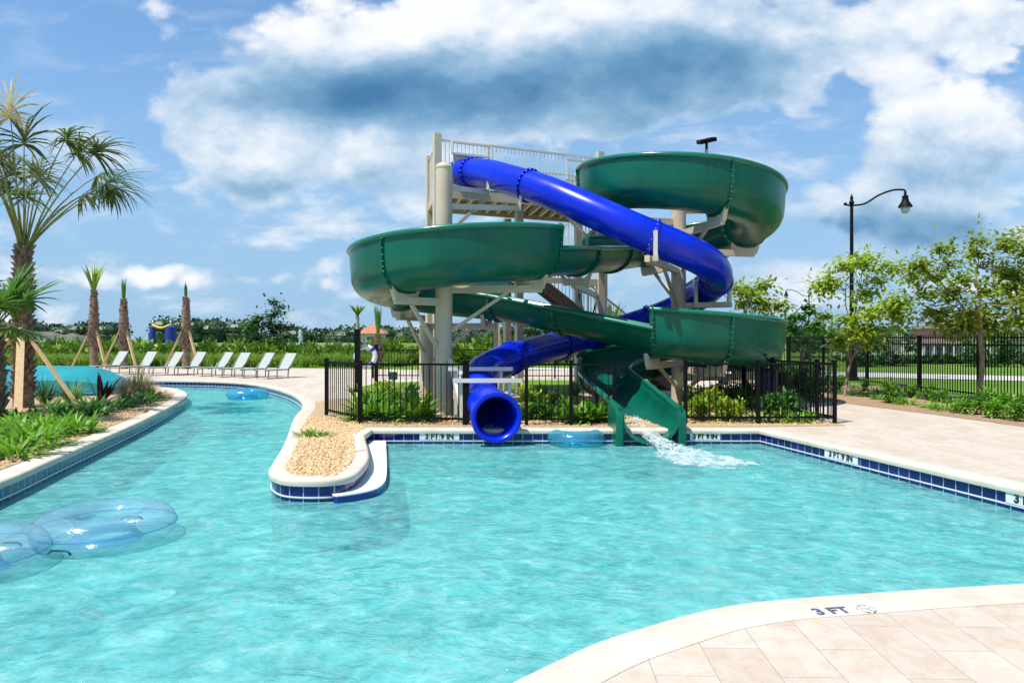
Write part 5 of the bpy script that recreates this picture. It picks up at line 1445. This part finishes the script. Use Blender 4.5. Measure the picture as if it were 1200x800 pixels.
# ------------------------------------------------------------------ curved step ledge, skimmer lid
led = [Vector(p[:2]) for p in [G(x, y, -.14) for x, y in ((434, 516), (452, 516), (453, 535), (453, 556), (449, 566), (438, 573), (415, 578), (391, 580), (391, 572), (412, 568), (426, 560), (433, 548))]]
led = [led[0], led[1]] + catmull(led[1:9], 4)[1:] + [Vector((-2.06, 8.6)), Vector((-2.2, 10.0)), Vector((-2.50, 11.5))]
t = thing('step_ledge', 'narrow white curved step at water level along the right side of the peninsula', 'step', (led[0].x, led[0].y, -.14))
if poly_area(led) < 0: led = led[::-1]
mb = MB(); mb.prism(led, -.155, -.14); mb.build('step_top', M_white, t)
mb = MB(); mb.prism(offset(led, -.006), -.30, -.157); mb.build('edge_tiles', pmat('step tile', (.01, .02, .2), (.015, .035, .28), 9, .2), t)
c = G(417, 527, .04)
mb = MB(); mb.lathe([(.115, .042), (.115, .05), (.10, .053), (.085, .050), (.01, .050)], (c.x, c.y, 0), 24); tag(mb.build('skimmer_lid', pmat('lid plastic', (.62, .70, .80), (.55, .63, .74), 6, .5), loc=c, smooth=True), 'round pale skimmer lid set in the peninsula coping', 'lid')

# ------------------------------------------------------------------ depth markers
def marker(body, label, c, ux, nrm, w=.74, h=.135, size=.135, mat=None):
    """tile panel with lettering; ux runs along the writing, nrm faces the reader"""
    c, ux, nrm = Vector(c), Vector(ux).normalized(), Vector(nrm).normalized(); uz = nrm.cross(ux)
    M = Matrix((ux, uz, nrm)).transposed()
    t = thing('depth_marker', label, 'depth marker', c)
    mb = MB()
    n = max(1, round(w / .183))
    for k in range(n):
        mb.box(c + ux * (w * ((k + .5) / n - .5)) + nrm * .002, (w / n - .008, h, .012), M)
    mb.build('tile_panel', M_white, t)
    me = text_mesh(body, size, .002, .006); me.materials.append(mat or M_ink)
    o = bpy.data.objects.new('lettering', me); COL.objects.link(o); o.parent = t
    o.matrix_local = Matrix.Translation(nrm * .0105) @ M.to_4x4()
    return t
marker('3 FT 9 IN', 'white depth marker reading 3 FT 9 IN left of the blue slide mouth', ((515 - 600) / F * 12.6, 12.592, -.098), (1, 0, 0), (0, -1, 0))
marker('3 FT 9 IN', 'white depth marker reading 3 FT 9 IN right of the green slide mouth', ((826 - 600) / F * 12.6, 12.592, -.098), (1, 0, 0), (0, -1, 0), w=.56, size=.115)
ru = (right_[1] - right_[0]); rL = ru.length; ru.normalize(); rn = Vector((ru.y, -ru.x))
if rn.x > 0: rn = -rn
for tpx, lb in ((986, 'white depth marker reading 3 FT 9 IN midway along the right pool wall'), (1199, 'white depth marker reading 3 FT 9 IN at the right edge of the view')):
    k = (tpx - 600) / F; s = (k * right_[0].y - right_[0].x) / (ru.x - k * ru.y); q = right_[0] + ru * s + rn * .008
    if tpx > 1100: q = q + ru * .17
    marker('3 FT 9 IN', lb, (q.x, q.y, -.098), (ru.x, ru.y, 0), (rn.x, rn.y, 0), w=.74, size=.135)
# lettering on the coping in the foreground
c = G(992, 714, .042); ang = atan2(.20, 1.26)
t = thing('depth_lettering', 'dark lettering reading 3 FT beside a worn no diving mark on the foreground coping', 'depth marker', c)
me = text_mesh('3 FT', .125, .0008, .004); me.materials.append(pmat('navy lettering', (.05, .06, .14), (.10, .11, .2), 40, .7)); o = bpy.data.objects.new('lettering', me); COL.objects.link(o); o.parent = t
o.location = (-.10, -.018, .0); o.rotation_euler = (0, 0, ang)
mb = MB(); qc = Vector((c.x + .13, c.y + .02, .0432))
for k in range(24):
    if k % 5 == 3: continue
    a0, a1 = 2 * pi * k / 24, 2 * pi * (k + 1) / 24
    mb.bar(qc + Vector((cos(a0) * .055, sin(a0) * .055, 0)), qc + Vector((cos(a1) * .055, sin(a1) * .055, 0)), .010, .0012)
mb.bar(qc + Vector((-.04, .04, 0)), qc + Vector((.04, -.04, 0)), .010, .0012); mb.bar(qc + Vector((-.03, -.005, .0)), qc + Vector((.03, .012, 0)), .010, .001)
mb.build('no_diving_mark', M_inkfade, t)

# ------------------------------------------------------------------ clear inflatable rings
def vinyl(name, tint, body, dens=.17, dcol=(.46, .76, .95)):
    m, nt = new_mat(name)
    lw = N(nt, 'ShaderNodeLayerWeight'); lw.inputs['Blend'].default_value = .35
    col = ramp(nt, lw.outputs['Facing'], [(0.0, tint), (.6, tuple(x * .9 for x in tint)), (1.0, body)])
    tr = N(nt, 'ShaderNodeBsdfTransparent'); nt.links.new(col, tr.inputs['Color'])
    gl = N(nt, 'ShaderNodeBsdfGlossy'); gl.inputs['Roughness'].default_value = .13
    df = N(nt, 'ShaderNodeBsdfDiffuse'); df.inputs['Color'].default_value = rgba(dcol)
    fr = N(nt, 'ShaderNodeLayerWeight'); fr.inputs['Blend'].default_value = .5
    bp = N(nt, 'ShaderNodeBump'); bp.inputs['Strength'].default_value = .35; bp.inputs['Distance'].default_value = .02
    nt.links.new(noise(nt, coords(nt, 'Object', scale=(1, 1, 2)), 9, 3, .6, .8), bp.inputs['Height'])
    nt.links.new(bp.outputs[0], gl.inputs['Normal']); nt.links.new(bp.outputs[0], fr.inputs['Normal'])
    m1 = N(nt, 'ShaderNodeMixShader'); m1.inputs[0].default_value = dens; nt.links.new(tr.outputs[0], m1.inputs[1]); nt.links.new(df.outputs[0], m1.inputs[2])
    m2 = N(nt, 'ShaderNodeMixShader'); nt.links.new(ramp(nt, fr.outputs['Facing'], [(0.0, .05), (.55, .09), (.85, .28), (1.0, .6)]), m2.inputs[0]); nt.links.new(m1.outputs[0], m2.inputs[1]); nt.links.new(gl.outputs[0], m2.inputs[2])
    o = N(nt, 'ShaderNodeOutputMaterial'); nt.links.new(m2.outputs[0], o.inputs[0]); return m
M_vinyl = vinyl('clear vinyl', (.93, .98, 1.0), (.74, .90, 1.0)); M_vinylblue = vinyl('blue vinyl', (.18, .70, .95), (.05, .45, .85))
M_vinylstrong = vinyl('aqua vinyl', (.45, .88, .97), (.15, .65, .90), .24, (.12, .60, .85))
def ring(label, x, y, Ro=.70, r=.195, sink=.05, tilt=0.0, seed=0, skin=None):
    q = random.Random(seed); z = WATER + r - sink
    t = thing('inflatable_ring', label, 'pool ring', (x, y, z))
    Rm = Ro - r; n, m = 64, 22
    def tor(Rm, r, zsc=.88, ripple=True):
        mb = MB(); rings = []
        for i in range(n):
            a = 2 * pi * i / n; rr = []
            for j in range(m):
                b = 2 * pi * j / m
                k = r * (1 + (.012 * sin(a * 23 + 1.5 * b) * max(0, -cos(b)) if ripple else 0))
                rr.append(Vector((x + (Rm + k * cos(b)) * cos(a), y + (Rm + k * cos(b)) * sin(a), z + k * sin(b) * zsc)))
            rings.append(rr)
        mb.sweep(None, rings + [rings[0]], cap=False); return mb
    tor(Rm, r).build('ring_tube', skin or M_vinyl, t, smooth=True, sharp=180)
    mb = MB()    # weld seam round the outside and the filler valve
    mb.tube([(x + (Ro + .002) * cos(2 * pi * i / 48), y + (Ro + .002) * sin(2 * pi * i / 48), z + .012) for i in range(49)], .006, 5); mb.build('weld_seam', M_vinylblue, t, smooth=True)
    mb = MB(); va = radians(-60); mb.lathe([(.03, z + r * .86), (.03, z + r * .90), (.014, z + r * .90), (.014, z + r * .99), (.005, z + r * .995)], (x + cos(va) * Rm, y + sin(va) * Rm, 0), 12); mb.build('valve', M_vinyl, t)
    mb = MB()    # blue band welded round the inner side
    rings = []
    for i in range(n + 1):
        a = 2 * pi * i / n; rr = []
        for b in (200, 206, 215, 224, 232):
            b = radians(b); rr.append(Vector((x + (Rm + r * 1.01 * cos(b)) * cos(a), y + (Rm + r * 1.01 * cos(b)) * sin(a), z + r * 1.01 * sin(b) * .88)))
        rings.append(rr)
    mb.sweep(None, rings, closed_prof=False); mb.build('blue_band', M_vinylblue, t, smooth=True)
    for a in (radians(-96), radians(97)):
        p = Vector((x + cos(a) * (Ro - .02), y + sin(a) * (Ro - .035), z - r * .52)); tn = Vector((-sin(a), cos(a), 0))
        mb = MB(); mb.tube(catmull([p - tn * .11, p - tn * .07 + Vector((0, 0, .03)), p + tn * .07 + Vector((0, 0, .03)), p + tn * .11], 4), .009, 6); mb.build('handle', M_navy, t, smooth=True)
    return t
def on_water(px, py): return G(px, py, WATER)
p = on_water(124, 632); ring('clear blue tinted inflatable ring floating whole in the left foreground', p.x, p.y, .62, .185)
p = on_water(-36, 668); ring('clear inflatable ring half cut by the left edge in the foreground', p.x, p.y, .58, .185, seed=2)
p = on_water(306, 464); ring('small distant clear ring against the far end of the river', p.x - .1, p.y - .9, .66, .19, skin=M_vinylstrong)
p = on_water(673, 517); ring('clear blue ring against the back wall between the two slide mouths', p.x, p.y - .28, .53, .17, skin=M_vinylstrong)

# ------------------------------------------------------------------ life ring post, bins, utility box
x, y = (419 - 600) / F * 21.5, 21.5
t = thing('rescue_post', 'thick black post at the corner of the slide bed carrying rescue gear', 'post', (x, y, .034))
mb = MB(); mb.box((x, y, 1.0), (.16, .16, 1.93)); mb.build('post', M_black, t); mb = MB(); mb.box((x, y, .06), (.5, .3, .05)); mb.build('foot_plate', M_black, t); mb = MB(); mb.box((x, y, 1.98), (.2, .2, .05)); mb.build('cap', M_black, t)
M_ringw = pmat('white ring foam', (.75, .78, .82), (.65, .7, .78), 5, .5)
xr, zr = x + .22, 1.15
lr = thing('life_ring', 'white life ring with blue bands hanging on the thick black post', 'life ring', (xr, y - .02, zr))
mb = MB(); rings = []
for i in range(33):
    a = 2 * pi * i / 32; rings.append([Vector((xr + (.30 + .08 * cos(b)) * cos(a), y + .16 + .07 * sin(b), zr + (.30 + .08 * cos(b)) * sin(a))) for b in [2 * pi * k / 12 for k in range(12)]])
mb.sweep(None, rings, cap=False); mb.build('ring_body', M_ringw, lr, smooth=True)
for a0 in (.6, 2.2, 3.8, 5.3):
    mb = MB(); rings = []
    for i in range(6):
        a = a0 + .32 * i / 5; rings.append([Vector((xr + (.30 + .086 * cos(b)) * cos(a), y + .16 + .076 * sin(b), zr + (.30 + .086 * cos(b)) * sin(a))) for b in [2 * pi * k / 12 for k in range(12)]])
    mb.sweep(None, rings); mb.build('band', M_bluepad, lr, smooth=True)
x, y = (441 - 600) / F * 24, 24
tag((lambda m: (m.box((x, y, .75), (.12, .12, 1.43)), m.box((x, y, 1.48), (.15, .15, .04)), m.build('post', M_black, loc=(x, y, .034)))[-1])(MB()), 'plain black post beside the pale palm trunk', 'post')
x, y = (461 - 600) / F * 20.0, 20.0
t = thing('utility_box', 'small dark green box on a stem in the lawn behind the broadleaf shrubs', 'utility box', (x, y, .034))
mb = MB(); mb.box((x, y, .62), (.22, .18, .22)); mb.build('box', pmat('dark green plastic', (.005, .05, .035), (.004, .04, .03), 4, .5), t); mb = MB(); mb.box((x, y, .27), (.05, .05, .47)); mb.build('stem', M_black, t)
x, y = (898 - 600) / F * 16.6, 16.6
t = thing('trash_bin', 'dark navy bin standing behind the fence under the lower right loop', 'bin', (x, y, .036))
mb = MB(); mb.lathe([(.23, .036), (.25, .08), (.26, .78), (.24, .80)], (x, y, 0), 20); mb.build('body', M_navy, t, smooth=True, sharp=40)
mb = MB(); mb.lathe([(.27, .80), (.275, .86), (.24, .94), (.12, .99), (.01, 1.0)], (x, y, 0), 20); mb.build('lid', M_navy, t, smooth=True, sharp=40)

# ------------------------------------------------------------------ falling and foaming water
def plate(fn, nu, nv, name, label, mat):
    mb = MB(); vs = [fn(i / nu, j / nv) for i in range(nu + 1) for j in range(nv + 1)]
    mb.add(vs, [(i * (nv + 1) + j, i * (nv + 1) + j + 1, (i + 1) * (nv + 1) + j + 1, (i + 1) * (nv + 1) + j) for i in range(nu) for j in range(nv)])
    o = mb.build(name, mat, smooth=True, sharp=180); o['kind'] = 'stuff'; o['label'] = label; return o
qn = random.Random(77)
mb = MB()
# sheet sliding down the trough and shooting out into the pool towards the right
path = catmull([Vector((2.46, 13.9, .04)), Vector((2.48, 13.1, -.03)), Vector((2.52, 12.5, -.09)), Vector((2.60, 12.1, -.15)), Vector((2.76, 11.7, -.20)), Vector((2.88, 11.2, -.22)), Vector((3.02, 10.7, -.226)), Vector((3.15, 10.25, -.228))], 8)
rows_ = []
for i, p in enumerate(path):
    t = i / len(path); w = .13 + .12 * t + (.75 * max(0, t - .42)); hgt = .07 * (1 - abs(t - .35) * 1.5)
    rows_.append([p + Vector((s * w + qn.gauss(0, .012), qn.gauss(0, .02), max(0, .035 + .75 * hgt * (1 - s * s)) * qn.uniform(.5, 1.5) + .008)) for s in [k / 8 - 1 for k in range(17)]])
o_ = len(mb.v)
for r_ in rows_: mb.v += [tuple(v) for v in r_]
for i in range(len(rows_) - 1):
    for j in range(16): a = o_ + i * 17 + j; mb.f.append((a, a + 1, a + 18, a + 17))
# thin foam wash spreading over the pool round the landing point
nw = 26; o_ = len(mb.v)
for i in range(nw):
    for j in range(nw):
        u, v_ = i / (nw - 1) * 2 - 1, j / (nw - 1) * 2 - 1
        k = min(1.0, .72 / max(.2, sqrt(u * u + v_ * v_))) if u * u + v_ * v_ > .5 else 1
        mb.v.append((2.98 + u * k * .78 - v_ * k * .40, 10.95 + v_ * k * 1.15, WATER + .006 + .012 * qn.random()))
for i in range(nw - 1):
    for j in range(nw - 1): a = o_ + i * nw + j; mb.f.append((a, a + nw, a + nw + 1, a + 1))
o = mb.build('rushing_water', M_foam, smooth=True, sharp=180); o['kind'] = 'stuff'; o['label'] = 'white rushing water pouring from the green slide mouth'
mb = MB()
for k in range(2200):
    t = qn.random() ** .8; i = min(int(t * (len(path) - 1)), len(path) - 2); p = path[i].lerp(path[i + 1], qn.random())
    w = .10 + .14 * t + (1.0 * max(0, t - .42)); s = qn.gauss(0, .5)
    up = abs(qn.gauss(0, .045)) * (1.25 - t) + .012
    mb.ball(p + Vector((s * w, qn.gauss(0, .03), up)), qn.uniform(.003, .011) * (1.2 if t < .6 else .8), 5, 4, (1, 1, .6))
o = mb.build('water_spray', M_drop); o['kind'] = 'stuff'; o['label'] = 'white spray and foam flecks below the green slide mouth'
